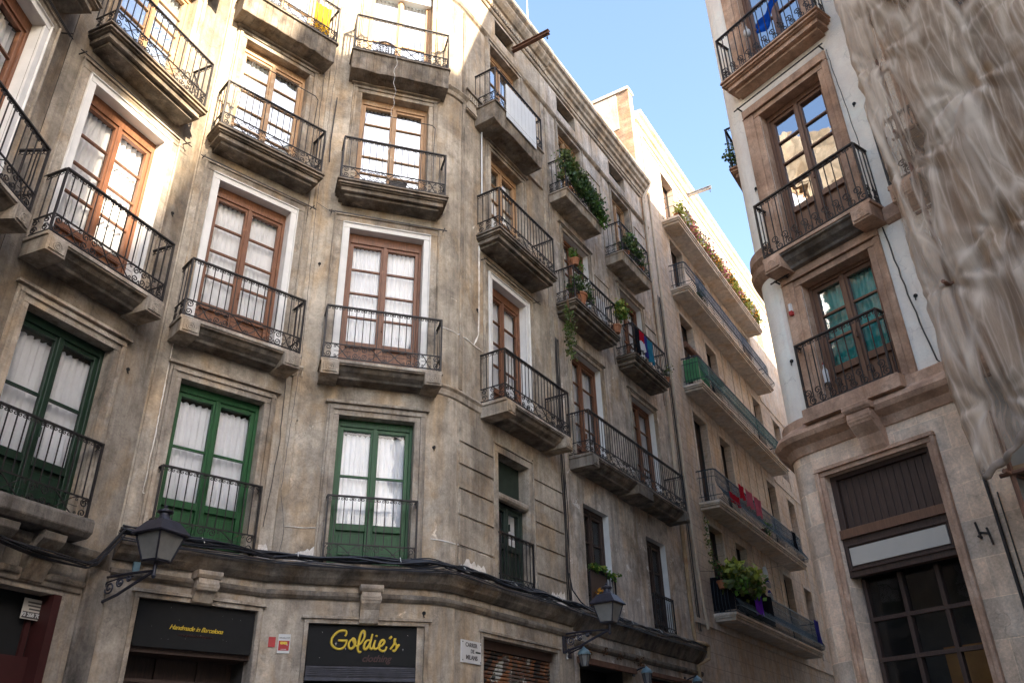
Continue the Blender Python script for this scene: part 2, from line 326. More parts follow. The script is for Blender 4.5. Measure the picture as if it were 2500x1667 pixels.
class MB:
    """Collects faces in (s, off, z) and links them as one mesh object."""
    def __init__(s): s.v = []; s.f = []; s.mi = []; s.slot = 0; s.flip = True
    def P(s, p): s.v.append((p[0], -p[1] if s.flip else p[1], p[2])); return len(s.v) - 1
    def face(s, pts): s.f.append([s.P(p) for p in pts]); s.mi.append(s.slot)
    def box(s, s0, s1, o0, o1, z0, z1):
        i = [s.P(p) for p in ((s0, o0, z0), (s1, o0, z0), (s1, o1, z0), (s0, o1, z0), (s0, o0, z1), (s1, o0, z1), (s1, o1, z1), (s0, o1, z1))]
        for q in ((0, 1, 2, 3), (4, 5, 6, 7), (0, 1, 5, 4), (1, 2, 6, 5), (2, 3, 7, 6), (3, 0, 4, 7)):
            s.f.append([i[j] for j in q]); s.mi.append(s.slot)
    def hexa(s, lo, hi):
        i = [s.P(p) for p in lo] + [s.P(p) for p in hi]; n = len(lo)
        s.f.append(i[:n]); s.mi.append(s.slot); s.f.append(i[n:]); s.mi.append(s.slot)
        for j in range(n): s.f.append([i[j], i[(j + 1) % n], i[n + (j + 1) % n], i[n + j]]); s.mi.append(s.slot)
    def prof(s, s0, s1, pr):        # extrude a closed (off, z) profile along s
        s.hexa([(s0, o, z) for o, z in pr], [(s1, o, z) for o, z in pr])
    def tube(s, pts, r, n=4, closed=False, cap=True):
        P = [Vector(p) for p in pts]; m = len(P)
        if m < 2: return
        rs = r if isinstance(r, (list, tuple)) else [r] * m
        rings = []; prev = None
        for i in range(m):
            if closed: t = P[(i + 1) % m] - P[i - 1]
            else: t = P[min(i + 1, m - 1)] - P[max(i - 1, 0)]
            if t.length < 1e-9: t = Vector((0, 0, 1))
            t.normalize()
            if prev is None:
                a = Vector((0, 1, 0)) if abs(t.y) < .9 else Vector((1, 0, 0))
                e = (a - t * a.dot(t)).normalized()
            else:
                e = prev - t * prev.dot(t)
                e = e.normalized() if e.length > 1e-6 else prev
            prev = e; b = t.cross(e)
            rings.append([s.P(P[i] + (e * math.cos(2 * math.pi * (j + .5) / n) + b * math.sin(2 * math.pi * (j + .5) / n)) * rs[i]) for j in range(n)])
        for i in range(m if closed else m - 1):
            A, B = rings[i], rings[(i + 1) % m]
            for j in range(n): s.f.append([A[j], A[(j + 1) % n], B[(j + 1) % n], B[j]]); s.mi.append(s.slot)
        if cap and not closed: s.f.append(rings[0][::-1]); s.mi.append(s.slot); s.f.append(rings[-1]); s.mi.append(s.slot)
    def lathe(s, cx, cy, pr, n=14, turn=0.0):   # (radius, z) profile round a vertical axis
        rings = [[s.P((cx + rr * math.cos(turn + 2 * math.pi * j / n), cy + rr * math.sin(turn + 2 * math.pi * j / n), z)) for j in range(n)] for rr, z in pr]
        for A, B in zip(rings, rings[1:]):
            for j in range(n): s.f.append([A[j], A[(j + 1) % n], B[(j + 1) % n], B[j]]); s.mi.append(s.slot)
        s.f.append(rings[0]); s.mi.append(s.slot); s.f.append(rings[-1]); s.mi.append(s.slot)
    def grid(s, fn, nu, nv):
        I = [[s.P(fn(i / nu, j / nv)) for i in range(nu + 1)] for j in range(nv + 1)]
        for j in range(nv):
            for i in range(nu): s.f.append([I[j][i], I[j][i + 1], I[j + 1][i + 1], I[j + 1][i]]); s.mi.append(s.slot)
    def spiral(s, cx, cz, r, turns, a0, d, r_, off=0.0, seg=9):
        n = max(6, int(turns * seg)); pts = []
        for i in range(n + 1):
            t = i / n; a = a0 + d * turns * 2 * math.pi * t; rr = r * (1 - .82 * t)
            pts.append((cx + rr * math.cos(a), off, cz + rr * math.sin(a)))
        s.tube(pts, r_, 4)
    def leaf(s, c, size, up=0.3):
        d = Vector((random.gauss(0, 1), random.gauss(0, 1), random.gauss(0, 1) + up)).normalized()
        e = d.cross(Vector((random.gauss(0, 1), random.gauss(0, 1), random.gauss(0, 1)))).normalized()
        c = Vector(c); l = size * random.uniform(.7, 1.3); w = l * .42
        s.face([c - d * l * .5, c + e * w - d * l * .05, c + d * l * .5, c - e * w - d * l * .05])
    def build(s, name, mats, parent=None, M_=None, smooth=False, bevel=0.0):
        me = bpy.data.meshes.new(name)
        me.from_pydata(s.v, [], s.f)
        for m in (mats if isinstance(mats, (list, tuple)) else [mats]): me.materials.append(M[m] if isinstance(m, str) else m)
        me.polygons.foreach_set("material_index", s.mi)
        if smooth: me.polygons.foreach_set("use_smooth", [True] * len(s.f))
        me.update()
        o = bpy.data.objects.new(name, me)
        return link(o, parent, M_, bevel)
def link(o, parent=None, M_=None, bevel=0.0):
    COL.objects.link(o)
    wm = M_ if M_ is not None else (WORLD[parent.name] if parent else Matrix.Identity(4))
    WORLD[o.name] = wm
    if parent is not None:
        o.parent = parent
        o.matrix_basis = WORLD[parent.name].inverted() @ wm
    else: o.matrix_basis = wm
    if bevel:
        b = o.modifiers.new("bevel", 'BEVEL'); b.width = bevel; b.segments = 1; b.limit_method = 'ANGLE'
    return o
def tag(o, label=None, cat=None, group=None, kind=None):
    for k, v in (("label", label), ("category", cat), ("group", group), ("kind", kind)):
        if v: o[k] = v
    return o
def thing(name, M_, label, cat, group=None):
    o = bpy.data.objects.new(name, None); o.empty_display_size = .3
    link(o, None, M_); return tag(o, label, cat, group)
def dup(o, parent, M_):
    """Copy an object with its children to a new place (mesh data shared)."""
    c = o.copy(); link(c, parent, M_)
    for ch in o.children:
        dup(ch, c, M_ @ (WORLD[o.name].inverted() @ WORLD[ch.name]))
    return c

def path_normals(path):
    out = []
    n = len(path)
    for i in range(n):
        seg = []
        if i > 0: d = Vector(path[i]) - Vector(path[i - 1]); seg.append(Vector((d.y, -d.x)).normalized())
        if i < n - 1: d = Vector(path[i + 1]) - Vector(path[i]); seg.append(Vector((d.y, -d.x)).normalized())
        if len(seg) == 2:
            b = (seg[0] + seg[1]).normalized(); out.append(b / max(.4, b.dot(seg[0])))
        else: out.append(seg[0])
    return out
def sweep(mb, path, prof, jitter=0.0, sub=0):
    """Closed (off, z) profile carried along a plan path (world xy)."""
    if sub:
        q = []
        for a, b in zip(path, path[1:]):
            L = math.hypot(b[0] - a[0], b[1] - a[1]); k = max(1, int(L / sub))
            q += [(a[0] + (b[0] - a[0]) * i / k, a[1] + (b[1] - a[1]) * i / k) for i in range(k)]
        path = q + [path[-1]]
    nn = path_normals(path); rings = []
    for p, n in zip(path, nn):
        rings.append([mb.P((p[0] + n.x * (o + random.uniform(-jitter, jitter)), p[1] + n.y * (o + random.uniform(-jitter, jitter)), z + random.uniform(-jitter, jitter))) for o, z in prof])
    k = len(prof)
    for A, B in zip(rings, rings[1:]):
        for j in range(k): mb.f.append([A[j], A[(j + 1) % k], B[(j + 1) % k], B[j]]); mb.mi.append(mb.slot)
    mb.f.append(rings[0]); mb.mi.append(mb.slot); mb.f.append(rings[-1][::-1]); mb.mi.append(mb.slot)
def fillet(p0, p1, p2, r, n=6):
    """Round the corner p1 with tangent length r."""
    a = (Vector(p0) - Vector(p1)).normalized(); b = (Vector(p2) - Vector(p1)).normalized()
    A = Vector(p1) + a * r; B = Vector(p1) + b * r
    out = []
    for i in range(n + 1):
        t = i / n; out.append(tuple((A * (1 - t) ** 2 + Vector(p1) * 2 * t * (1 - t) + B * t * t)))
    return out
def WM():   # mesh collector in world xy with z from eye level
    m = MB(); m.flip = False; return m

def wall_facet(mb, s0, s1, z0, z1, ops, skin=0, dep=0.21):
    """Wall sheet with openings; op = (s0, s1, z0, z1, reveal slot). Reveals and a dark room stand behind each."""
    S = sorted({s0, s1} | {v for o in ops for v in o[:2] if s0 < v < s1}); Z = sorted({z0, z1} | {v for o in ops for v in o[2:4] if z0 < v < z1})
    mb.slot = skin
    for a, b in zip(S, S[1:]):
        for c, d in zip(Z, Z[1:]):
            m, n = (a + b) / 2, (c + d) / 2
            if any(o[0] < m < o[1] and o[2] < n < o[3] for o in ops): continue
            mb.face([(a, 0, c), (b, 0, c), (b, 0, d), (a, 0, d)])
    for o in ops:
        a, b, c, d, sl = o[:5]; e = -(o[5] if len(o) > 5 else dep)
        mb.slot = sl
        mb.face([(a, 0, c), (a, e, c), (a, e, d), (a, 0, d)]); mb.face([(b, 0, c), (b, e, c), (b, e, d), (b, 0, d)])
        mb.face([(a, 0, d), (b, 0, d), (b, e, d), (a, e, d)]); mb.face([(a, 0, c), (b, 0, c), (b, e, c), (a, e, c)])
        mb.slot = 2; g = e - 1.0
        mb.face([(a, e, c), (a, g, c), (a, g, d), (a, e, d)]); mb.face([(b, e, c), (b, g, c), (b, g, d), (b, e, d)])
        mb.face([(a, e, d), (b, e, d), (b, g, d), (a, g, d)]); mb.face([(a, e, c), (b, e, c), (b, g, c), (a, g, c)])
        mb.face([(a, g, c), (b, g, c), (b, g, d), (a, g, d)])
def frame3(mb, s0, s1, z0, z1, w, o0, o1):      # three-sided surround round an opening
    mb.box(s0 - w, s0, o0, o1, z0, z1); mb.box(s1, s1 + w, o0, o1, z0, z1); mb.box(s0 - w, s1 + w, o0, o1, z1, z1 + w)

# ------------------------------------------------------------------ kit: doors, railings, balconies
def french_door(parent, F, s0, s1, z0, z1, wood='brown_wood', rows=4, kick=.62, glass='glass', curtain='curtain', top=.10, dep=.21, gap=.36, half=None, scallop=False):
    mb = MB(); m = (s0 + s1) / 2; o0, o1 = -dep - .005, -dep + .055
    mb.box(s0, s0 + .05, o0, o1 + .02, z0, z1); mb.box(s1 - .05, s1, o0, o1 + .02, z0, z1)
    mb.box(s0 + .05, s1 - .05, o0, o1 + .02, z1 - top, z1)
    zt = z1 - top
    for a, b in ((s0 + .05, m), (m, s1 - .05)):
        st = .062
        mb.box(a, a + st, o0, o1, z0, zt); mb.box(b - st, b, o0, o1, z0, zt)
        mb.box(a + st, b - st, o0, o1, zt - .06, zt); mb.box(a + st, b - st, o0, o1, z0, z0 + .11)
        mb.box(a + st, b - st, o0, o1, z0 + kick - .05, z0 + kick + .05)
        mb.box(a + st, b - st, o0, o0 + .02, z0 + .11, z0 + kick - .05)
        mb.box(a + st + .05, b - st - .05, o0 + .02, o0 + .04, z0 + .17, z0 + kick - .11)
        gz0, gz1 = z0 + kick + .05, zt - .06
        for i in range(1, rows):
            z = gz0 + (gz1 - gz0) * i / rows; mb.box(a + st, b - st, o0 + .012, o1 - .008, z - .016, z + .016)
    mb.box(m - .03, m + .03, o1, o1 + .025, z0, zt)
    mb.box(m + .02, m + .035, o1 + .025, o1 + .06, z0 + kick + .28, z0 + kick + .40)
    d = mb.build('french_door', wood, parent, F.m(), bevel=.004)
    g = MB(); oo = -dep + .02
    for a, b in ((s0 + .112, m - .062), (m + .062, s1 - .112)):
        g.face([(a - .01, oo, z0 + kick), (b + .01, oo, z0 + kick), (b + .01, oo, zt - .05), (a - .01, oo, zt - .05)])
    g.build('pane', glass, d, F.m())
    if curtain:
        for k, (a, b) in enumerate(((s0 + .07, m - .02), (m + .02, s1 - .07))):
            if half is not None and k not in half: continue
            c = MB(); ph = random.uniform(0, 6); nw = random.uniform(5.5, 8.5); ct = zt - (.10 if scallop else .02)
            def fn(u, v, a=a, b=b, ph=ph, nw=nw, ct=ct):
                amp = .018 + .02 * (1 - v); w = math.sin(u * nw * 6.28 + ph + .5 * math.sin(v * 3 + ph)) + .4 * math.sin(u * nw * 13 + ph * 2)
                zz = z0 + .15 + (ct - z0 - .15) * v
                if scallop: zz += .022 * abs(math.sin(u * 16)) * v
                return (a + (b - a) * u, -dep - .07 + amp * w, zz)
            c.grid(fn, 64, 5)
            c.build('curtain', curtain, d, F.m(), smooth=True)
    return d

def rail_mesh(w, d, h, style='scroll', bars=.118):
    """Wrought-iron railing, centred on s=0, front at off=d, floor at z=0."""
    mb = MB(); x0, x1 = -w / 2, w / 2; b = .0085
    def bar(p, q, r=b): mb.tube([p, q], r, 4)
    def flat(p, q, hw, hh):
        (a0, a1, az), (c0, c1, cz) = p, q
        if abs(a0 - c0) > abs(a1 - c1): mb.box(min(a0, c0), max(a0, c0), a1 - hw, a1 + hw, az - hh, az + hh)
        else: mb.box(a0 - hw, a0 + hw, min(a1, c1), max(a1, c1), az - hh, az + hh)
    lo, mid = .035, .275
    rails = [h, mid, lo] if style in ('scroll', 'lattice') else [h, lo]
    for z in rails:
        hw, hh = (.020, .011) if z == h else (.010, .008)
        flat((x0 - .01, d, z), (x1 + .01, d, z), hw, hh)
        for x in (x0, x1): flat((x, 0, z), (x, d - hw, z), hw * .9, hh * .98)
    for x in (x0, x1):
        mb.box(x - .013, x + .013, d - .0125, d + .0135, 0, h - .011)
    zb = mid if style in ('scroll', 'lattice') else lo
    n = max(2, round(w / bars)); dx = w / n
    for i in range(1, n): bar((x0 + dx * i, d, zb), (x0 + dx * i, d, h - .01))
    ns = max(1, round(d / bars)) if d > .1 else 0
    for x in (x0, x1):
        for j in range(ns): bar((x, d * j / ns if j else .012, zb), (x, d * j / ns if j else .012, h - .01))
    if style == 'plain': return mb
    fr = .028
    for i in range(n):                                           # frieze of little rings under the top rail
        for q in (.27, .73):
            cx = x0 + dx * (i + q); mb.spiral(cx, h - .011 - fr, fr, 1.25, math.pi / 2, 1 if q < .5 else -1, .0062, d, 8)
    for x in (x0, x1):
        m = max(1, round(d / .06))
        for j in range(m):
            cy = d * (j + .5) / m
            mb.tube([(x, cy + fr * math.cos(a * .785), h - .012 - fr + fr * math.sin(a * .785)) for a in range(8)], .005, 4, closed=True)
    H = mid - lo; zc = (mid + lo) / 2; t = .0082
    if style == 'lattice':
        k = max(3, round(w / .13)); q = w / k
        for i in range(-2, k):
            for sg in (1, -1):
                a = x0 + q * i; e = a + 2 * q; p0, p1 = max(a, x0), min(e, x1)
                if p1 <= p0: continue
                za = lo + H * (p0 - a) / (2 * q); ze = lo + H * (p1 - a) / (2 * q)
                if sg < 0: za, ze = lo + mid - za, lo + mid - ze
                bar((p0, d, za), (p1, d, ze), .006)
        return mb
    def pair(cx, r=None, sx=1):                                  # two stacked spirals
        r = r or H * .25
        mb.spiral(cx, zc + r, r, 1.6, math.pi * (1 if sx > 0 else 0), -sx, t, d)
        mb.spiral(cx, zc - r, r, 1.6, math.pi * (1 if sx > 0 else 0), sx, t, d)
    def cross(a, e):
        for sg in (1, -1):
            pts = []
            for i in range(11):
                u = i / 10; pts.append((a + (e - a) * u, d, zc + sg * (H * .5) * math.sin((u - .5) * math.pi) * .92))
            mb.tube(pts, t, 4)
            r = H * .10
            mb.spiral(a + r * .7, zc + sg * H * .33, r, 1.1, math.pi / 2 * sg, 1, .006, d, 8); mb.spiral(e - r * .7, zc - sg * H * .33, r, 1.1, math.pi / 2 * -sg, 1, .006, d, 8)
        bar((a, d, zc), (e, d, zc), .004)
    if style == 'scroll':
        reps = max(1, round(w / .95)); qw = (w - .16) / reps
        pair(x0 + .075, sx=1); pair(x1 - .075, sx=-1)
        for k in range(reps):
            a = x0 + .08 + qw * k; e = a + qw
            if reps == 1 and w < 1.5:
                cross(a + .08, a + qw * .38); pair(a + qw * .45, sx=-1); pair(a + qw * .57, sx=1); cross(a + qw * .63, e - .08)
            else:
                cross(a + (.08 if k == 0 else .02), a + qw * .40)
                pair(a + qw * .49, sx=-1); pair(a + qw * .64, sx=1)
                cross(a + qw * .72, e - (.08 if k == reps - 1 else -.02))
    else:
        k = max(3, round(w / .16)); q = w / k
        for i in range(k):
            cx = x0 + q * (i + .5); r = q * .40
            mb.spiral(cx - r * .5, zc + r * 1.0, r, 1.5, -math.pi / 2, 1, t, d); mb.spiral(cx + r * .5, zc - r * 1.0, r, 1.5, math.pi / 2, 1, t, d)
            mb.tube([(cx - r * .5, d, zc), (cx, d, zc + .01), (cx + r * .5, d, zc)], t, 4)
    for x in (x0, x1):
        if d > .2:
            m = max(1, round(d / .18))
            for j in range(m):
                cy = d * (j + .5) / m; r = min(H * .24, d / m * .45)
                for sg in (1, -1):
                    pts = [(x, cy + r * (1 - .8 * i / 12) * math.cos(i / 12 * 9.4), zc + sg * r + r * (1 - .8 * i / 12) * math.sin(i / 12 * 9.4)) for i in range(13)]
                    mb.tube(pts, t, 4)
    return mb
RAILS = {}
def railing(parent, F, sc, z, w, d, h, style='scroll', mat='iron', bars=.118, name='railing'):
    key = (round(w, 2), round(d, 2), round(h, 2), style, mat)
    Mx = F.m(sc, z)
    if key in RAILS: return dup(RAILS[key], parent, Mx)
    o = rail_mesh(w, d, h, style, bars).build(name, mat, parent, Mx); RAILS[key] = o
    return o
def balcony(parent, F, sc, floor, w, d, kind, mat, h=.95, style='scroll', rail=True, th=None, iron='iron', seed=0):
    """Slab part with a railing sub-part; kinds: console (rosette end blocks), moulded, plain."""
    mb = MB(); x0, x1 = -w / 2, w / 2
    if kind == 'console':
        mb.box(x0 - .02, x1 + .02, 0, d + .03, -.055, 0)
        for a in (x0, x1 - .27):
            mb.box(a - .002, a + .272, 0, d + .045, -.27, -.057)
            mb.box(a + .03, a + .24, d + .045, d + .058, -.235, -.09)
            for r0 in (.058, .03):
                mb.tube([(a + .135 + r0 * math.cos(i * .524), d + .058, -.163 + r0 * math.sin(i * .524)) for i in range(12)], .010, 4, closed=True)
        mb.slot = 1  # recess and underside between the end blocks take a darker stone
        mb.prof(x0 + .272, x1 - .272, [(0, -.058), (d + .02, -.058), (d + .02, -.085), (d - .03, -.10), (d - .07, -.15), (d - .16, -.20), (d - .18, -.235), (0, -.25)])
    elif kind == 'moulded':
        y = 0
        for hh, e in ((.045, .045), (.02, .02), (.045, .03), (.03, .0), (.09, -.03), (.06, -.10)):
            mb.box(x0 - e, x1 + e, 0, d + e, y - hh, y); y -= hh
    else:
        t = th or .46; nseg = 14; lo = []
        mb.box(x0 - .03, x1 + .03, 0, d + .035, -.05, 0)
        rnd = random.Random(seed)
        zs = [(-t + rnd.uniform(-.02, .03)) for _ in range(nseg + 1)]
        for i in range(nseg):
            a = x0 - .01 + (w + .02) * i / nseg; b = x0 - .01 + (w + .02) * (i + 1) / nseg; f0 = d + rnd.uniform(-.012, .012)
            mb.hexa([(a, 0, -.05), (b, 0, -.05), (b, d + .008, -.05), (a, d + .008, -.05)], [(a, 0, zs[i] - .02), (b, 0, zs[i + 1] - .02), (b, d - .02, zs[i + 1]), (a, d - .02, zs[i])])
    o = mb.build('balcony', [mat, 'dark_stone'], parent, F.m(sc, floor), bevel=.008)
    if rail: railing(o, F, sc, floor, w - .02, d, h, style, iron)
    return o
def foliage(mb, pts, rad, n, size, up=.3, slot=0):
    mb.slot = slot
    for _ in range(n):
        c = random.choice(pts); k = 1.0
        mb.leaf((c[0] + random.gauss(0, rad), c[1] + random.gauss(0, rad * .7), c[2] + random.gauss(0, rad * .8)), size, up)
def text_mesh(body, size, shear=0.0, ext=0.002, align='CENTER', bold=0.0, spacing=1.0):
    cu = bpy.data.curves.new("lettering", 'FONT'); cu.body = body; cu.size = size; cu.shear = shear; cu.extrude = ext
    cu.align_x = align; cu.align_y = 'CENTER'; cu.offset = bold; cu.space_character = spacing
    o = bpy.data.objects.new("lettering", cu); COL.objects.link(o)
    bpy.context.view_layer.update()
    me = bpy.data.meshes.new_from_object(o.evaluated_get(bpy.context.evaluated_depsgraph_get()))
    bpy.data.objects.remove(o); bpy.data.curves.remove(cu)
    return me
def text(parent, F, sc, z, off, body, size, mat, **kw):
    me = text_mesh(body, size, **kw); me.materials.clear(); me.materials.append(M[mat])
    me.transform(Matrix.Rotation(math.pi / 2, 4, 'X'))
    o = bpy.data.objects.new('lettering', me)
    return link(o, parent, F.m(sc, z, off))
# ------------------------------------------------------------------ ground
g = WM(); g.slot = 0
g.face([(-300, -300, -CAM_H), (300, -300, -CAM_H), (300, 300, -CAM_H), (-300, 300, -CAM_H)])
tag(g.build('street_paving', 'cobble', None, SKY), 'grey stone paving of the narrow street', 'ground', kind='structure')

FL = [2.87, 5.92, 9.50, 12.74]; TOPS = [5.16, 8.73, 12.0, 15.25]
WALLM = ['corner_plaster', 'white_paint', 'interior', 'trim_stone']
def col_ops(a, b, floors=(0, 1, 2, 3), f1=None):
    out = []
    for i in floors:
        s0, s1 = (f1 or (a, b)) if i == 0 else (a, b)
        out.append((s0, s1, FL[i], TOPS[i], 1 if i == 1 else 3))
    return out
def std_floor(parent, F, i, s0, s1, sc, bw, d, green='green_wood', trim='trim_stone'):
    """One storey of one window column: surround, door and balcony."""
    z0, z1 = FL[i], TOPS[i]
    t = MB()
    if i == 1:
        fw = MB(); frame3(fw, s0, s1, z0 + .02, z1, .10, 0, .035); frame3(fw, s0 - .10, s1 + .10, z0 + .02, z1 + .10, .025, 0, .055)
        fw.build('white_surround', 'white_paint', parent, F.m(), bevel=.006)
        frame3(t, s0 - .125, s1 + .125, z0 + .02, z1 + .125, .13, 0, .022); frame3(t, s0 - .255, s1 + .255, z0 + .02, z1 + .255, .03, 0, .045)
    else:
        frame3(t, s0, s1, z0 + .02, z1, .09, 0, .03); frame3(t, s0 - .09, s1 + .09, z0 + .02, z1 + .09, .06, 0, .055); frame3(t, s0 - .15, s1 + .15, z0 + .02, z1 + .15, .035, 0, .03)
        if i in (0, 2): t.box(s0 - .22, s1 + .22, 0, .075, z1 + .19, z1 + .235)
    t.build('stone_surround', trim, parent, F.m(), bevel=.006)
    kw = [dict(wood=green, rows=2, kick=.58, curtain='white_curtain', scallop=True, top=.12), dict(wood='brown_wood', rows=4, kick=.60, curtain='white_curtain', top=.19),
          dict(wood='pale_wood', rows=5, kick=.22, glass='bright_glass', curtain='curtain', top=.14), dict(wood='pale_wood', rows=3, kick=.25, glass='bright_glass', curtain='curtain', top=.14)][i]
    french_door(parent, F, s0, s1, z0, z1, **kw)
    if i == 0: railing(parent, F, (s0 + s1) / 2, z0 - .03, s1 - s0 + .13, .15, .98, 'scroll', 'iron')
    else: balcony(parent, F, sc, FL[i], bw, d, ('console', 'moulded', 'plain')[i - 1], ('trim_stone', 'dark_stone', 'dark_trim')[i - 1], h=.96, th=.5, seed=int(s0 * 10) + i)
    if i in (1,):   # clothes rod under the balcony above
        r = MB(); z = z1 + .26; 
        for q in (0, 1): r.tube([(s0 - .4, .10 + .05 * q, z - .05 * q), (s1 + .4, .10 + .05 * q, z - .02 - .05 * q)], .008, 4)
        for x in (s0 - .35, s1 + .35): r.tube([(x, 0, z), (x, .16, z - .02)], .01, 4)
        r.build('curtain_rod', 'iron', parent, F.m())

def dark_room_front(parent, F, s0, s1, z0, z1, mat='black', dep=.27, name='shop_front'):
    m = MB(); m.box(s0, s1, -dep - .05, -dep, z0, z1); return m.build(name, mat, parent, F.m())

# ------------------------------------------------------------------ left-hand building (two oblique facets at the left edge)
LB = thing('apartment_building', Matrix.Translation((-6.0, 8.5, 0)), 'dark brown block at the left edge with an oblique facade and two green doors', 'building')
mb = MB(); ops0 = [(6.0, 7.22, FL[i], TOPS[i], 1 if i == 1 else 3) for i in range(4)] + [(5.6, 7.3, -1.6, 2.0, 3)]
wall_facet(mb, 1.0, 7.782, -1.6, 17.3, ops0); mb.build('wall', ['left_plaster', 'white_paint', 'interior', 'trim_stone'], LB, FA0.m())
mb = MB(); ops1 = [(5.38, 6.66, FL[i], TOPS[i], 1 if i == 1 else 3) for i in range(4)] + [(5.05, 6.76, -1.6, 2.02, 3)]
wall_facet(mb, 4.875, 7.34, -1.6, 17.3, ops1)
mb.build('wall', ['left_plaster', 'white_paint', 'interior', 'trim_stone'], LB, FA1.m())
for i in range(4):
    std_floor(LB, FA1, i, 5.38, 6.66, 6.01, 1.82, .40, 'dark_green_wood')
    std_floor(LB, FA0, i, 6.0, 7.22, 6.60, 1.84, .40, 'dark_green_wood')
t = MB()
t.prof(5.36, 6.70, [(0, 2.84), (.34, 2.84), (.36, 2.80), (.36, 2.68), (.30, 2.62), (0, 2.60)])
t.build('balcony_slab', 'dark_trim', LB, FA1.m(), bevel=.01)
t = MB()
t.prof(4.9, 7.0, [(0, 2.22), (.05, 2.22), (.07, 2.19), (.06, 2.15), (.03, 2.13), (.03, 2.08), (0, 2.07)])
t.prof(4.9, 7.2, [(0, 2.60), (.12, 2.58), (.10, 2.50), (.03, 2.44), (0, 2.44)])
for s in (5.55, 6.15): t.prof(s, s + .3, [(0, 2.60), (.28, 2.60), (.27, 2.52), (.16, 2.42), (.12, 2.25), (.05, 2.10), (0, 2.08)])
t.box(7.02, 7.33, 0, .05, -1.6, 2.40)
t.build('string_course', 'dark_trim', LB, FA1.m(), bevel=.008)
t = MB(); t.box(5.05, 6.76, -.30, -.24, -1.6, 2.02)
t.build('shop_front', 'black', LB, FA1.m())
t = MB(); t.box(6.66, 6.76, -.24, .02, -1.6, 2.02); t.box(5.05, 6.66, -.24, -.16, .98, 1.36); t.box(6.56, 6.62, -.24, -.20, 1.36, 1.95)
t.build('door_frame', 'maroon', LB, FA1.m())
dark_room_front(LB, FA0, 5.6, 7.3, -1.6, 2.0)
# ------------------------------------------------------------------ corner building (shop, rounded corner, first window column of the street)
CBL = thing('apartment_building', Matrix.Translation((-2.5, 12.2, 0)), 'weathered brown building with a rounded corner over the yellow lettered clothing shop', 'building')
c3, cB = FA3.xy(2.764), FB.xy(9.805)
COR = fillet(FA3.xy(2.2), c3, FB.xy(10.5), .34, 8)
mb = MB(); ops = col_ops(3.66, 4.94) + [(3.66, 5.25, -1.6, 2.16, 3)]
wall_facet(mb, 3.247, 5.341, -1.6, 17.0, ops); mb.build('wall', WALLM, CBL, FA2.m())
mb = MB(); ops = col_ops(.97, 2.30, f1=(1.07, 2.27)) + [(.91, 2.53, -1.6, 2.04, 3)]
wall_facet(mb, .297, 2.424, -1.6, 17.0, ops); mb.build('wall', WALLM, CBL, FA3.m())
mb = MB(); ops = [(11.34, 12.36, 2.72, 5.18, 3)] + [(11.2, 12.45, FL[i], TOPS[i], 1 if i == 1 else 3) for i in (1, 2, 3)] + [(11.46, 12.30, 15.84, 16.36, 3), (10.87, 13.16, -1.6, 2.04, 3)]
wall_facet(mb, 10.145, 13.80, -1.6, 17.0, ops); mb.build('wall', WALLM, CBL, FB.m())
w = WM()
for a, b in zip(COR, COR[1:]): w.face([(a[0], a[1], -1.6), (b[0], b[1], -1.6), (b[0], b[1], 17.0), (a[0], a[1], 17.0)])
w.build('wall', 'corner_plaster', CBL, SKY, smooth=True)
for i in range(4): std_floor(CBL, FA2, i, 3.66, 4.94, 4.29, 1.86, .40)
for i in range(4): std_floor(CBL, FA3, i, *((1.07, 2.27) if i == 0 else (.97, 2.30)), 1.645, 1.90, .40)
for i in (1, 2, 3): std_floor(CBL, FB, i, 11.2, 12.45, (11.985, 11.79, 11.6)[i - 1], (2.33, 2.14, 1.95)[i - 1], .52)
# window of the street side on the first floor: transom with a rolled blind and a double door
t = MB(); frame3(t, 11.34, 12.36, 2.74, 5.18, .13, 0, .03); frame3(t, 11.21, 12.49, 2.74, 5.31, .03, 0, .05)
t.build('stone_surround', 'trim_stone', CBL, FB.m(), bevel=.006)
french_door(CBL, FB, 11.34, 12.36, 2.74, 4.36, wood='dull_green', rows=1, kick=.9, top=.05, curtain='white_curtain', half=(1,))
t = MB(); t.box(11.34, 12.36, -.26, -.20, 4.50, 5.18); t.build('transom_panel', 'dull_green', CBL, FB.m())
t = MB(); t.tube([(11.34, -.06, 4.43), (12.36, -.06, 4.43)], .075, 10); t.build('rolled_blind', 'trim_stone', CBL, FB.m())
railing(CBL, FB, 11.85, 2.80, 1.06, .06, .96, 'lattice', 'iron')
# sunk rustication joints either side of that window (raised blocks)
zs = [3.30, 3.79, 4.22, 4.63, 5.02, 5.42]
for a, b in ((10.20, 11.20), (12.52, 13.62)):
    t = MB(); t.box(a, b, 0, .006, 3.30, 5.42)
    for z0, z1 in zip(zs, zs[1:]): t.box(a + .002, b - .002, .006, .034, z0 + .018, z1 - .018)
    t.build('rusticated_blocks', 'corner_plaster', CBL, FB.m(), bevel=.008)
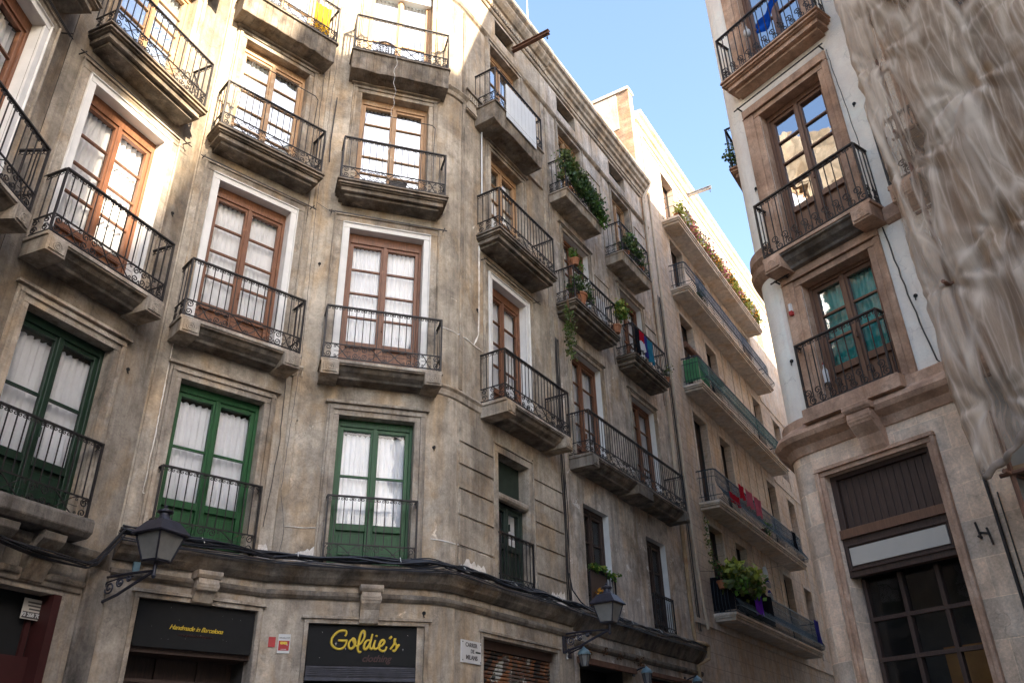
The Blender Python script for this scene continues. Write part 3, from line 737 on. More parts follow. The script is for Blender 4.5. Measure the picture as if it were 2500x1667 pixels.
# bands carried round the corner
P_ALL = [FA2.xy(3.25), FA2.xy(5.341)] + [FA3.xy(.30)] + COR + [FB.xy(13.8)]
P_ALL = [FA2.xy(3.25), FA2.xy(5.335)] + [FA3.xy(.305)] + COR + [FB.xy(13.8)]
w = WM(); sweep(w, P_ALL, [(0, 2.83), (.20, 2.83), (.22, 2.79), (.20, 2.72), (.15, 2.66), (.13, 2.63), (.05, 2.56), (0, 2.56)], .006, .5)
sweep(w, P_ALL, [(0, 2.46), (.045, 2.46), (.065, 2.43), (.065, 2.40), (.03, 2.36), (0, 2.36)], .004, .5)
w.build('string_course', 'dark_trim', CBL, SKY)
w = WM(); sweep(w, [FA3.xy(2.44)] + COR[1:] + [FB.xy(10.86)], [(0, 5.92), (.05, 5.92), (.065, 5.88), (.03, 5.84), (.03, 5.74), (0, 5.72)])
w.build('sill_band', 'trim_stone', CBL, SKY); w = WM()
sweep(w, [FA3.xy(.45), FA3.xy(.30), FA2.xy(5.3)][::-1], [(0, 5.92), (.05, 5.92), (.065, 5.88), (.03, 5.84), (.03, 5.74), (0, 5.72)])
w.build('sill_band', 'trim_stone', CBL, SKY)
w = WM(); sweep(w, [FA3.xy(2.64)] + COR[3:] + [FB.xy(10.26)], [(0, 12.70), (.10, 12.70), (.12, 12.66), (.06, 12.60), (.04, 12.52), (0, 12.5)])
w.build('upper_band', 'trim_stone', CBL, SKY); w = WM()
sweep(w, COR[4:] + [FB.xy(13.79)], [(0, 15.46), (.06, 15.46), (.08, 15.43), (.05, 15.38), (.02, 15.36), (0, 15.34)])
w.build('upper_band', 'trim_stone', CBL, SKY)
# pilaster strips and base blocks
t = MB()
for a, b in ((3.27, 3.44),): t.box(a, b, 0, .035, 2.84, 16.5)
t.build('pilaster', 'corner_plaster', CBL, FA2.m(), bevel=.006)
t = MB(); t.box(.31, .44, 0, .03, 2.84, 16.5); t.build('pilaster', 'corner_plaster', CBL, FA3.m(), bevel=.006)
t = MB()
for a, b in ((10.16, 10.24), (13.46, 13.62), (13.68, 13.795)): t.box(a, b, 0, .036, 5.95, 15.3)
t.box(10.26, 11.0, 0, .055, 12.42, 12.98); t.box(10.24, 11.0, 0, .09, 12.98, 13.03)
t.box(12.55, 13.4, 0, .05, 12.42, 12.98)
for k in range(9): t.box(10.27 + k * .08, 10.32 + k * .08, .055, .085, 12.74, 12.90)
t.box(10.24, 11.0, .0, .075, 12.46, 12.52)
t.build('pilaster', 'trim_stone', CBL, FB.m(), bevel=.005)
for a, b in ((10.20, 11.20), (12.55, 13.62)): t = MB(); t.box(a, b, 0, .045, 2.84, 3.28); t.build('base_block', 'corner_plaster', CBL, FB.m(), bevel=.01)
# roof cornice with dentils
w = WM(); PC = [FA2.xy(3.25), FA2.xy(5.335), FA3.xy(.305)] + COR + [FB.xy(13.8)]
sweep(w, PC, [(0, 16.62), (.05, 16.62), (.07, 16.78), (.12, 16.80), (.20, 16.90), (.24, 16.98), (.24, 17.04), (.31, 17.10), (.33, 17.20), (.33, 17.24), (0, 17.26)])
sweep(w, PC, [(0, 16.44), (.03, 16.44), (.05, 16.47), (.05, 16.52), (0, 16.54)])
w.build('cornice', 'trim_stone', CBL, SKY)
t = MB()
for k in range(46): t.box(10.2 + k * .078, 10.245 + k * .078, 0, .085, 16.55, 16.66)
t.build('dentil_row', 'trim_stone', CBL, FB.m())
# keystone brackets under the string course
def console(parent, F, s0, s1, zt, zb, d, mat='trim_stone'):
    c = MB(); h = zt - zb
    c.prof(s0 - .03, s1 + .03, [(0, zt), (d + .02, zt), (d + .02, zt - .05), (d - .01, zt - .09), (0, zt - .09)])
    c.prof(s0, s1, [(0, zt - .09), (d - .02, zt - .09), (d, zt - .16), (d - .03, zt - .24), (d * .55, zb + h * .35), (d * .42, zb + .06), (d * .30, zb), (0, zb)])
    c.tube([(s0 - .012, d - .06, zt - .18), (s1 + .012, d - .06, zt - .18)], .055, 10)
    return c.build('keystone', mat, parent, F.m(), bevel=.006)
console(CBL, FA2, 4.30, 4.58, 2.55, 2.17, .20); console(CBL, FA3, 1.59, 1.86, 2.55, 2.05, .20)
# shop surrounds on the ground floor
for F, a, b, z in ((FA2, 3.66, 5.25, 2.16), (FA3, .91, 2.53, 2.04), (FB, 10.87, 13.16, 2.04)):
    t = MB(); frame3(t, a, b, -1.6, z, .06, 0, .03); t.box(a - .1, b + .1, .0, .055, z + .061, z + .10)
    t.build('stone_surround', 'trim_stone', CBL, F.m(), bevel=.005)
t = MB(); t.box(3.66, 5.25, -.60, -.55, -1.6, 1.6); t.box(3.66, 5.25, -.5, -.08, 1.54, 1.62); t.box(3.66, 5.25, -.30, -.24, 1.22, 1.26)
for x in (4.2, 4.75): t.box(x, x + .05, -.55, -.50, -1.6, 1.54)
t.build('shop_front', 'dark_wood', CBL, FA2.m())
t = MB()
t.box(.93, 2.51, -.10, -.04, 1.36, 1.50)
for i in range(5): t.box(.95, 2.49, -.04, -.025, 1.375 + i * .024, 1.39 + i * .024)
t.box(.92, 2.52, -.12, -.02, 1.31, 1.355)
t.build('shutter_box', simple('shutter_paint', (.05, .05, .065), .6, .5, 5, two=((.26, .24, .34), 9, .66)), CBL, FA3.m())
t = MB(); t.box(.91, 2.53, -.62, -.58, -1.6, 1.31); t.box(.98, 1.02, -.58, -.5, -1.6, 1.31); t.box(2.25, 2.3, -.58, -.5, -1.6, 1.31)
t.build('shop_front', 'dark_wood', CBL, FA3.m())
t = MB(); n = 60
for i in range(n):
    z = -1.6 + 3.5 * i / n; t.prof(10.87, 13.16, [(-.20, z), (-.15, z + .012), (-.145, z + .03), (-.15, z + .046), (-.20, z + .0583)])
sh = t.build('roller_shutter', 'graffiti', CBL, FB.m())
t = MB(); t.box(10.87, 13.16, -.27, -.10, 1.9, 2.04); t.build('shutter_box', 'dark_wood', CBL, FB.m())
# peeled plaster at the foot of the first-floor wall
def patch(parent, F, s0, s1, z0, z1, seed, off=.012):
    rnd = random.Random(seed); n = max(10, int((s1 - s0) / .03)); top = []
    x = z0 + .5 * (z1 - z0)
    for i in range(n + 1):
        x += rnd.uniform(-.05, .05); x = min(z1, max(z0 + .03, x)); e = min(1, min(i, n - i) / 3)
        top.append((s0 + (s1 - s0) * i / n, off, z0 + (x - z0) * e + rnd.uniform(0, .012)))
    m = MB()
    for i in range(n): m.face([(top[i][0], off, z0 - .01), (top[i + 1][0], off, z0 - .01), top[i + 1], top[i]])
    return m.build('bare_plaster', 'pale_patch', parent, F.m())
M['pale_patch'] = plaster('pale_patch', (.60, .55, .50), (.42, .37, .33), (.70, .66, .62), .3, .8, seed=60, grime=.2, ochre=.3)
for F, a, b, h, sd in ((FA2, 3.46, 3.64, 3.16, 1), (FA2, 5.03, 5.33, 3.13, 2), (FA3, .45, .98, 3.14, 3), (FA3, 2.34, 2.43, 3.06, 4)): patch(CBL, F, a, b, 2.84, h, sd)
patch(CBL, FB, 10.22, 10.98, 2.84, 3.20, 5, .052); patch(CBL, FB, 12.7, 13.55, 2.84, 3.22, 6, .052)
# white cement seams
t = MB()
rr = random.Random(3)
def seam(F, pts, wd=.012, parent=CBL):
    m = MB(); q = []
    for (a, b), (c, d) in zip(pts, pts[1:]):
        k = max(2, int(math.hypot(c - a, d - b) / .06))
        q += [(a + (c - a) * i / k + rr.uniform(-.006, .006), .008, b + (d - b) * i / k + rr.uniform(-.006, .006)) for i in range(k)]
    q.append((pts[-1][0], .008, pts[-1][1])); m.tube(q, [rr.uniform(.5, 1.2) * wd for _ in q], 5)
    return m.build('cement_seam', 'pale_patch', parent, F.m())
seam(FB, [(10.77, 9.5), (10.775, 8.3), (10.76, 7.3), (10.61, 7.0), (10.88, 6.99)], .016); seam(FB, [(10.15, 7.02), (10.4, 7.03), (10.61, 7.0)])
seam(FA3, [(2.40, 3.30), (2.05 + .38, 3.31)]); seam(FB, [(10.2, 3.31), (10.9, 3.29), (11.15, 3.28)], .010); seam(FA2, [(3.46, 6.8), (3.45, 5.6), (3.46, 4.2), (3.45, 3.45), (3.62, 3.42)], .010); seam(FA3, [(.31, 3.36), (.62, 3.35), (.92, 3.36)], .008)
w = WM()
for a, b in zip(COR[2:], COR[3:]): w.tube([(a[0], a[1] - .004, 7.0), (b[0], b[1] - .004, 7.01)], .012, 5); w.tube([(a[0], a[1] - .004, 3.31), (b[0], b[1] - .004, 3.31)], .010, 5)
w.build('cement_seam', 'pale_patch', CBL, SKY)
# F4 roller blind, clothes frames, rods
t = MB(); t.box(.99, 2.28, -.22, -.06, 15.03, 15.24); t.build('roller_blind_box', 'white_panel', CBL, FA3.m())
for F, a, b in ((FA2, 3.64, 4.98), (FA3, 1.0, 2.36)):
    t = MB(); t.tube([(a, .42, 10.46), (a + .05, .42, 11.10), (a + .1, .42, 11.14), (b - .06, .42, 11.13), (b, .42, 11.07), (b - .02, .42, 10.46)], .008, 4)
    t.build('clothes_frame', 'iron', CBL, F.m())
# body behind the facade
def body(parent, path, depth_dir, depth, zt, mat):
    m = WM(); q = [(p[0] + depth_dir[0] * depth, p[1] + depth_dir[1] * depth) for p in path]
    for a, b, c, d in zip(path, path[1:], q, q[1:]): m.face([(a[0], a[1], zt), (b[0], b[1], zt), (d[0], d[1], zt), (c[0], c[1], zt)])
    for c, d in zip(q, q[1:]): m.face([(c[0], c[1], -1.6), (d[0], d[1], -1.6), (d[0], d[1], zt), (c[0], c[1], zt)])
    for p, r in ((path[0], q[0]), (path[-1], q[-1])): m.face([(p[0], p[1], -1.6), (r[0], r[1], -1.6), (r[0], r[1], zt), (p[0], p[1], zt)])
    return m.build('roof', mat, parent, SKY)
body(CBL, [FA2.xy(3.25), FA2.xy(5.341)] + COR + [FB.xy(13.8)], (-.72, .69), 9.0, 16.95, 'slate')
body(LB, [FA0.xy(1.0), FA0.xy(7.782), FA1.xy(7.33)], (-1, 0), 8.0, 17.25, 'slate')
# ------------------------------------------------------------------ middle street building (two window columns)
MBL = thing('apartment_building', Matrix.Translation((2.5, 17.5, 0)), 'grey stained middle building with one long shared balcony under two window columns', 'building')
ops = []
C5 = [(14.52, 15.66, 2.75, 5.08), (14.36, 15.82, FL[1], 8.62), (14.30, 15.62, FL[2], 11.80), (14.36, 15.60, FL[3], 15.24), (14.45, 15.46, 15.84, 16.36)]
C6 = [(17.60, 18.72, 2.75, 5.08), (17.50, 18.92, FL[1], 8.64), (17.42, 18.80, FL[2], 11.75), (17.50, 18.66, FL[3], 15.2), (17.56, 18.62, 15.84, 16.36)]
for cset in (C5, C6):
    for i, o in enumerate(cset): ops.append((*o, 1 if i < 3 else 3))
ops += [(13.98, 16.2, -1.6, 2.02, 3), (17.15, 19.25, -1.6, 2.02, 3)]
mb = MB(); wall_facet(mb, 13.80, 20.14, -1.6, 17.0, ops); mb.build('wall', ['grey_plaster', 'white_paint', 'interior', 'trim_stone'], MBL, FB.m())
t = MB()
for cset in (C5, C6):
    for i, (a, b, c, d) in enumerate(cset[:4]):
        if i: frame3(t, a, b, c + .02, d, .10, 0, .028); frame3(t, a - .10, b + .10, c + .02, d + .10, .03, 0, .05); t.box(a - .2, b + .2, 0, .07, d + .14, d + .18)
    for a, b, z0, z1 in ((cset[0][1] + .28, cset[0][1] + 1.1, 9.2, 11.4), (cset[0][1] + .28, cset[0][1] + 1.1, 12.6, 14.8)):
        t.box(a, a + .03, 0, .02, z0, z1); t.box(b - .03, b, 0, .02, z0, z1); t.box(a, b, 0, .02, z1, z1 + .03)
t.build('stone_surround', 'trim_stone', MBL, FB.m(), bevel=.005)
for cset, cols in ((C5, ('dark_wood', 'brown_wood', 'brown_wood', 'pale_wood')), (C6, ('dark_wood', 'brown_wood', 'brown_wood', 'pale_wood'))):
    for i, (a, b, c, d) in enumerate(cset[:4]):
        french_door(MBL, FB, a, b, c, d, wood=cols[i], rows=(3, 4, 4, 3)[i], kick=.5, curtain=None if i == 0 else ('curtain' if i != 2 else 'white_curtain'), glass='glass', dep=.21)
balcony(MBL, FB, 16.60, FL[1], 5.15, .50, 'console', 'dark_trim', h=.94, seed=77)
t = MB(); t.box(16.2, 17.0, 0, .54, 5.63, 5.86); t.build('middle_block', 'dark_trim', MBL, FB.m(), bevel=.01)
balcony(MBL, FB, 14.86, FL[2] - .05, 2.14, .5, 'moulded', 'dark_trim', h=.87)
balcony(MBL, FB, 17.92, FL[2] - .08, 2.10, .5, 'moulded', 'dark_trim', h=.87)
balcony(MBL, FB, 14.62, FL[3] - .24, 1.82, .5, 'plain', 'trim_stone', h=.95, th=.26, seed=5)
balcony(MBL, FB, 17.64, FL[3] - .30, 1.80, .5, 'plain', 'trim_stone', h=.95, th=.30, seed=9)
for a, b in ((14.52, 15.66), (17.60, 18.72)): railing(MBL, FB, (a + b) / 2, 2.83, b - a - .02, .05, .95, 'lattice', 'iron')
PM = [FB.xy(13.8), FB.xy(20.14)]
w = WM(); sweep(w, [FB.xy(13.801), FB.xy(20.13)], [(0, 2.87), (.24, 2.86), (.26, 2.82), (.22, 2.76), (.16, 2.68), (.05, 2.52), (0, 2.50)], .006, .5)
sweep(w, PM, [(0, 2.34), (.05, 2.34), (.07, 2.31), (.07, 2.27), (.03, 2.23), (0, 2.22)], .004, .5)
w.build('string_course', 'dark_trim', MBL, SKY)
w = WM(); sweep(w, PM, [(0, 16.60), (.05, 16.60), (.07, 16.72), (.13, 16.76), (.15, 16.84), (.22, 16.90), (.24, 17.02), (.30, 17.06), (.32, 17.18), (.32, 17.23), (0, 17.25)])
sweep(w, PM, [(0, 16.42), (.05, 16.44), (.06, 16.50), (0, 16.52)]); sweep(w, PM, [(0, 15.46), (.06, 15.46), (.08, 15.43), (.05, 15.38), (.02, 15.36), (0, 15.34)])
w.build('cornice', 'trim_stone', MBL, SKY)
body(MBL, PM, (-.848, .53), 9.0, 16.95, 'slate')
t = MB(); t.box(13.98, 16.2, -.62, -.58, -1.6, 2.02); t.build('shop_front', 'black', MBL, FB.m())
t = MB(); t.box(13.9, 16.28, 0, .09, 1.96, 2.06); t.box(17.08, 19.32, 0, .06, 2.0, 2.08); t.build('lintel', 'rust', MBL, FB.m())
t = MB(); t.box(17.15, 19.25, -.40, -.36, -1.6, 2.02)
for i in range(14): t.box(17.17 + i * .15, 17.29 + i * .15, -.36, -.34, -1.6, 2.0)
t.build('shop_door', simple('red_door', (.20, .025, .02), .5, .4, 6, grain=(10, 10, .8)), MBL, FB.m())
patch(MBL, FB, 14.0, 14.5, 2.9, 3.0, 8)
t = MB(); t.box(14.52, 15.2, .06, .075, 2.85, 3.70); t.build('railing_screen', 'dark_wood', MBL, FB.m())
# ------------------------------------------------------------------ far street building with long bowed balconies
SBL = thing('apartment_building', Matrix.Translation((8.0, 27.0, 0)), 'beige far building with five long continuous balconies and a brick end wall', 'building')
ops = []
WC = [(2.0, 3.22), (4.36, 5.50), (9.6, 10.74), (12.42, 13.52)]
FCL = [(3.92, 6.42), (6.94, 9.88), (10.5, 13.32), (13.95, 16.28), (16.68, 19.2)]
for a, b in WC:
    for i, (c, d) in enumerate(FCL): ops.append((a, b, c if a < 12 else c + .3, d, 0))
ops += [(4.6, 5.7, -1.6, 2.4, 0), (8.2, 9.3, .8, 2.5, 0), (12.2, 13.3, .8, 2.6, 0), (1.4, 2.6, -1.6, .6, 0)]
mb = MB(); wall_facet(mb, 0.0, 22.0, -1.6, 20.4, ops)
mb.build('wall', ['beige_plaster', 'white_paint', 'interior', 'beige_smooth'], SBL, FC.m())
t = MB()
for z in (3.56, 10.18, 13.62): t.box(10.98, 22, 0, .03, z, z + .09)
t.box(0.0, 22, 0, .05, 3.50, 3.62); t.box(10.98, 22, 0, .022, 13.71, 16.6); t.box(.02, .55, 0, .025, 3.62, 19.9)
for x in (6.15, 7.25, 8.2, 9.1): t.box(x, x + .04, 0, .03, 3.9, 16.6)
for a, b in WC:
    for c, d in FCL:
        t.box(a - .08, a - .001, 0, .02, c, d); t.box(b + .001, b + .08, 0, .02, c, d); t.box(a - .08, b + .08, 0, .02, d + .001, d + .1)
t.build('string_course', 'beige_smooth', SBL, FC.m())
t = MB()
for pr in ([(0, 19.75), (.05, 19.75), (.08, 19.80), (.08, 19.86), (0, 19.9)], [(0, 20.02), (.10, 20.05), (.16, 20.12), (.16, 20.2), (.26, 20.26), (.28, 20.38), (0, 20.42)], [(0, 19.5), (.03, 19.5), (.04, 19.54), (0, 19.57)]): t.prof(-.0, 22, pr)
t.build('cornice', 'beige_smooth', SBL, FC.m())
for a, b in WC:
    for i, (c, d) in enumerate(FCL):
        t = MB(); t.box(a, b, -.33, -.28, c, d); t.box((a + b) / 2 - .04, (a + b) / 2 + .04, -.28, -.25, c, d)
        for q in range(1, 4): t.box(a + .08, b - .08, -.28, -.265, c + (d - c) * q / 4 - .03, c + (d - c) * q / 4 + .03)
        t.build('shutter_door', 'dark_wood', SBL, FC.m())
for (a, b), fl in (((2.0, 3.22), 2), ((4.36, 5.50), 2), ((2.0, 3.22), 0)):
    t = MB(); z = FCL[fl][1] - 1.15; t.tube([(a + .03, .05, z), (b + .08, .05, z)], .11, 10)
    t.build('rolled_blind', 'rust', SBL, FC.m())
# end wall that rises above the middle building
t = MB(); t.box(-.34, .0, -9.0, 0.03, 10, 21.15); t.build('wall', 'brick', SBL, FC.m())
t = MB(); t.box(-.37, -.345, -9.0, -.42, 19.55, 21.1); t.box(-.40, .06, -9.02, .06, 21.15, 21.28); t.box(-.36, -.343, -.40, .02, 10, 17.8); t.build('parapet', 'beige_smooth', SBL, FC.m())
m = MB(); m.face([(0, 0, 20.4), (22, 0, 20.4), (22, -9, 20.4), (0, -9, 20.4)]); m.face([(22, 0, -1.6), (22, -9, -1.6), (22, -9, 20.4), (22, 0, 20.4)]); m.face([(0, -9, -1.6), (22, -9, -1.6), (22, -9, 20.4), (0, -9, 20.4)])
m.build('roof', 'slate', SBL, FC.m())
def bow_rail(L, d, h):
    m = MB(); n = int(L / .105)
    pr = [(d - .06, h), (d - .06, h * .62), (d - .03, h * .48), (d + .07, h * .30), (d + .12, h * .18), (d + .08, h * .07), (d - .04, .03)]
    for i in range(n + 1):
        s = L * i / n; m.tube([(s, o, z) for o, z in pr], .0095, 4)
    for o, z, r in ((d - .06, h, .022), (d - .06, h * .78, .010), (d + .12, h * .18, .011), (d - .04, .03, .014)):
        m.tube([(0, 0, z), (-.0, o - .15, z), (.02, o - .04, z), (.12, o, z), (L - .12, o, z), (L, o - .1, z), (L, 0, z)], r, 4)
    for k in range(1, 6):
        q = k / 6; m.tube([(-.10 * math.sin(min(1, (1 - zz / h)) * 2.6) ** 2, (d - .06) * q, zz) for zz in (h, h * .62, h * .3, h * .18, .03)], .0095, 4)
    return m
rail0 = None; LEN = 9.35
for k, z in enumerate((3.90, 6.90, 10.52, 13.96)):
    t = MB()
    t.box(1.50, 1.50 + LEN + .1, 0, .62, z - .07, z); t.box(1.54, 1.46 + LEN + .1, 0, .585, z - .12, z - .07); t.box(1.60, 1.40 + LEN + .1, 0, .55, z - .19, z - .12)
    b = t.build('balcony', 'beige_smooth', SBL, FC.m())
    if rail0 is None: rail0 = bow_rail(LEN - .1, .60, .93).build('railing', 'green_iron', b, FC.m(1.6, z))
    else: dup(rail0, b, FC.m(1.6, z))
    if k in (1, 2, 3):
        rr2 = random.Random(k)
        segs = {3: [(2.4, 10.6)], 2: [(1.7, 10.7)], 1: [(3.0, 5.9), (7.0, 10.4)]}[k]
        for a, e in segs:
            s = MB()
            for i in range(int((e - a) / .3)):
                x = a + i * .3; s.face([(x, .575, z + .30), (x + .3, .575, z + .30), (x + .3, .57, z + .86 + rr2.uniform(-.05, .03)), (x, .57, z + .86)])
                s.face([(x, .575, z + .30), (x + .3, .575, z + .30), (x + .3, .63, z + .16), (x, .63, z + .16)])
            s.build('mesh_screen', 'green_screen_mesh' if k == 2 else 'screen_mesh', b, FC.m())
s = MB(); s.face([(.02, .05, .1), (.02, .52, .1), (.02, .52, .86), (.02, .05, .86)]); s.face([(.03, .53, .12), (.9, .53, .12), (.9, .53, .86), (.03, .53, .86)])
s.build('balcony_screen', 'green_cloth', SBL, FC.m(1.6, 10.55))
s = MB(); s.grid(lambda u, v: (3.6 * u, .60 + .02 * math.sin(u * 40), .05 + .86 * v), 40, 3); s.grid(lambda u, v: (-.02, .6 * u, .05 + .86 * v), 6, 3)
s.build('balcony_screen', 'black_cloth', SBL, FC.m(1.6, 3.92))
t = MB(); z = 16.70
t.box(1.50, 11.0, 0, .62, z - .09, z); t.box(1.54, 10.96, 0, .585, z - .15, z - .09); t.box(1.60, 10.9, 0, .55, z - .23, z - .15)
b = t.build('balcony', 'beige_smooth', SBL, FC.m())
m = MB()
for i in range(80): m.tube([(i * 9.2 / 79, .58, .02), (i * 9.2 / 79, .58, .92)], .008, 4)
for zz in (.05, .5, .92): m.tube([(0, 0, zz), (0, .58, zz), (9.2, .58, zz), (9.2, 0, zz)], .012, 4)
m.build('railing', 'green_iron', b, FC.m(1.6, z))
# ------------------------------------------------------------------ right-hand corner building
M['teal_blind'] = cloth_mat('teal_blind', (.12, .66, .66), .1, .15)
RB = thing('corner_building', Matrix.Translation((4.2, 9.6, 0)), 'white stuccoed corner building on the right with a reddish stone ground floor', 'building')
M['raw_wall'] = plaster('raw_wall', (.13, .09, .06), (.07, .05, .035), (.22, .16, .11), .5, .7, seed=71, grime=.6, mott=1.6)
RM = ['white_stucco', 'red_stone', 'interior', 'block_stone']
DOP = [(-5.41, -4.36, 4.20, 6.07, 1), (-5.47, -4.38, 6.57, 9.29, 1), (-5.42, -4.36, 10.14, 12.9, 1), (-5.42, -4.36, 13.6, 16.0, 1)]
D2 = [(a + 2.35, b + 2.35, c, d, e) for a, b, c, d, e in DOP] + [(a + 4.7, b + 4.7, c, d, e) for a, b, c, d, e in DOP]
mb = MB(); wall_facet(mb, -5.80, -3.42, 4.1, 19.1, DOP); mb.build('wall', RM, RB, FD.m())
mb = MB(); wall_facet(mb, -3.42, 9.0, 4.1, 19.1, D2, skin=3); mb.build('wall', ['white_stucco', 'red_stone', 'interior', 'raw_wall'], RB, FD.m())
mb = MB(); wall_facet(mb, -5.80, 9.0, -1.6, 4.1, [(-5.64, -4.28, -1.6, 3.34, 3, .30), (-3.0, -1.2, -1.6, 2.6, 3, .3), (0.0, 1.8, -1.6, 2.6, 3, .3)], skin=3)
for v in range(len(mb.v)): pass
mb.build('wall', RM, RB, FD.m(0, 0, .035))
CR = fillet(FS.xy(-1.2), FS.xy(0), FD.xy(-5.2), .34, 8)
w = WM(); w.slot = 0
for a, b in zip(CR, CR[1:]): w.face([(a[0], a[1], 4.1), (b[0], b[1], 4.1), (b[0], b[1], 19.1), (a[0], a[1], 19.1)])
w.slot = 3
CRn = path_normals(CR); CR2 = [(p[0] + n.x * .035, p[1] + n.y * .035) for p, n in zip(CR, CRn)]
for a, b in zip(CR2, CR2[1:]): w.face([(a[0], a[1], -1.6), (b[0], b[1], -1.6), (b[0], b[1], 4.1), (a[0], a[1], 4.1)])
w.build('wall', RM, RB, SKY, smooth=True)
mb = MB(); sops = [(-3.0, -1.9, z, z + 2.5, 1) for z in (4.3, 6.6, 10.1, 13.5)] + [(-6.6, -5.5, z, z + 2.5, 1) for z in (4.3, 6.6, 10.1, 13.5)]
wall_facet(mb, -44, -.34, 4.1, 19.1, sops); mb.build('wall', RM, RB, FS.m())
mb = MB(); wall_facet(mb, -44, -.34, -1.6, 4.1, [(-3.2, -1.8, -1.6, 2.4, 3, .3)], skin=3); mb.build('wall', RM, RB, FS.m(0, 0, .035))
PD = [FS.xy(-44)] + CR + [FD.xy(9.0)]
w = WM(); sweep(w, PD, [(0, 4.22), (.05, 4.20), (.10, 4.17), (.105, 4.06), (.20, 3.98), (.23, 3.92), (.20, 3.86), (.10, 3.80), (.06, 3.70), (0, 3.69)], .004, .6)
sweep(w, [FS.xy(-44)] + CR[:-1] + [FD.xy(-5.72)], [(0, 6.98), (.05, 6.98), (.10, 6.93), (.11, 6.78), (.05, 6.70), (.12, 6.64), (.10, 6.56), (.03, 6.48), (0, 6.46)])
w.build('string_course', 'red_stone', RB, SKY)
w = WM(); sweep(w, [FD.xy(-4.02), FD.xy(9)], [(0, 6.50), (.05, 6.50), (.07, 6.46), (.07, 6.30), (.03, 6.26), (0, 6.25)]); w.build('sill_band', 'red_stone', RB, SKY)
w = WM(); sweep(w, PD, [(0, 18.5), (.15, 18.6), (.3, 18.8), (.45, 19.0), (.45, 19.15), (0, 19.2)]); w.build('cornice', 'white_stucco', RB, SKY)
m = WM(); q = [FD.xy(9, -9), FS.xy(-44, -9)]
m.face([(*FS.xy(-44), 19.1), *[(x, y, 19.1) for x, y in CR], (*FD.xy(9), 19.1), (*FD.xy(9, -9), 19.1), (*FS.xy(-44, -9), 19.1)])
for a, b in ((FD.xy(9), FD.xy(9, -9)), (FD.xy(9, -9), FS.xy(-44, -9)), (FS.xy(-44, -9), FS.xy(-44))): m.face([(*a, -1.6), (*b, -1.6), (*b, 19.1), (*a, 19.1)])
m.build('roof', 'slate', RB, SKY)
t = MB()
for a, b, c, d, _ in DOP + D2[:4]:
    frame3(t, a, b, c, d, .10, 0, .035); t.box(a - .29, a - .10, 0, .05, c, d + .10); t.box(b + .10, b + .19, 0, .05, c, d + .10); t.box(a - .29, b + .19, 0, .05, d + .10, d + .28); t.box(a - .24, b + .14, .05, .075, d + .10, d + .135)
t.build('stone_surround', 'red_stone', RB, FD.m(), bevel=.008)
t = MB(); frame3(t, -5.64, -4.28, -1.6, 3.34, .06, .035, .075); frame3(t, -5.70, -4.22, -1.6, 3.40, .05, .035, .10); t.build('stone_surround', 'red_stone', RB, FD.m(), bevel=.008)
french_door(RB, FD, -5.41, -4.36, 4.20, 6.07, wood='door_wood', rows=3, kick=.55, glass='teal_glass', curtain='teal_blind', top=.06)
french_door(RB, FD, -5.47, -4.38, 6.57, 9.29, wood='door_wood', rows=4, kick=.85, glass='bright_glass', curtain=None, top=.10)
french_door(RB, FD, -5.42, -4.36, 10.14, 12.9, wood='door_wood', rows=4, kick=.5, glass='bright_glass', curtain='grey_cloth')
for o in D2[:4]: french_door(RB, FD, *o[:4], wood='dark_wood', curtain=None)
balcony(RB, FD, -4.87, 6.55, 1.68, .30, 'console', 'red_stone', h=.95, style='wave')
balcony(RB, FD, -2.82, 6.55, 1.84, .30, 'console', 'red_stone', h=.95, style='wave')
balcony(RB, FD, -4.91, 10.13, 1.78, .30, 'moulded', 'red_stone', h=.95, style='wave')
balcony(RB, FS, -2.5, 9.98, 1.86, .38, 'moulded', 'red_stone', h=.95, style='wave')
t = MB(); t.box(-5.66, -4.30, 0, .24, 4.02, 4.205); t.build('balcony_slab', 'red_stone', RB, FD.m(), bevel=.01)
railing(RB, FD, -5.0, 4.205, 1.20, .17, .93, 'wave', 'iron')
console(RB, FD, -5.02, -4.72, 3.98, 3.42, .32, 'red_stone')
t = MB(); t.box(-5.64, -4.28, -.16, -.10, 2.66, 3.34)
for i in range(13): t.box(-5.55 + i * .092, -5.55 + i * .092 + .084, -.10, -.085, 2.68, 3.28)
t.box(-5.64, -5.56, -.10, -.04, 2.66, 3.34); t.box(-4.36, -4.28, -.10, -.04, 2.66, 3.34); t.box(-5.56, -4.36, -.10, -.04, 3.28, 3.34)
t.build('plank_panel', 'dark_wood', RB, FD.m(), bevel=.004)
t = MB(); t.box(-5.64, -4.28, -.16, .0, 2.55, 2.66); t.build('transom_beam', 'door_wood', RB, FD.m(), bevel=.008)
t = MB(); t.box(-5.64, -4.28, -.14, -.03, 2.10, 2.55); t.box(-5.60, -4.32, -.03, -.01, 2.455, 2.475); t.box(-5.60, -4.32, -.03, -.01, 2.17, 2.19); t.box(-5.60, -5.58, -.03, -.01, 2.19, 2.455); t.box(-4.34, -4.32, -.03, -.01, 2.19, 2.455)
t.build('sign_frame', 'dark_wood', RB, FD.m(), bevel=.004)
t = MB()
for x in (-5.60, -5.14, -4.69, -4.32): t.box(x - .025, x + .025, -.29, -.22, -1.6, 2.10)
for z in (1.64, 1.20, .74, .28): t.box(-5.62, -4.30, -.285, -.215, z - .03, z + .015)
t.build('door_grid', 'dark_wood', RB, FD.m(), bevel=.004)
t = MB(); t.face([(-5.62, -.26, -1.6), (-4.30, -.26, -1.6), (-4.30, -.26, 2.1), (-5.62, -.26, 2.1)]); t.build('pane', 'glass', RB, FD.m())
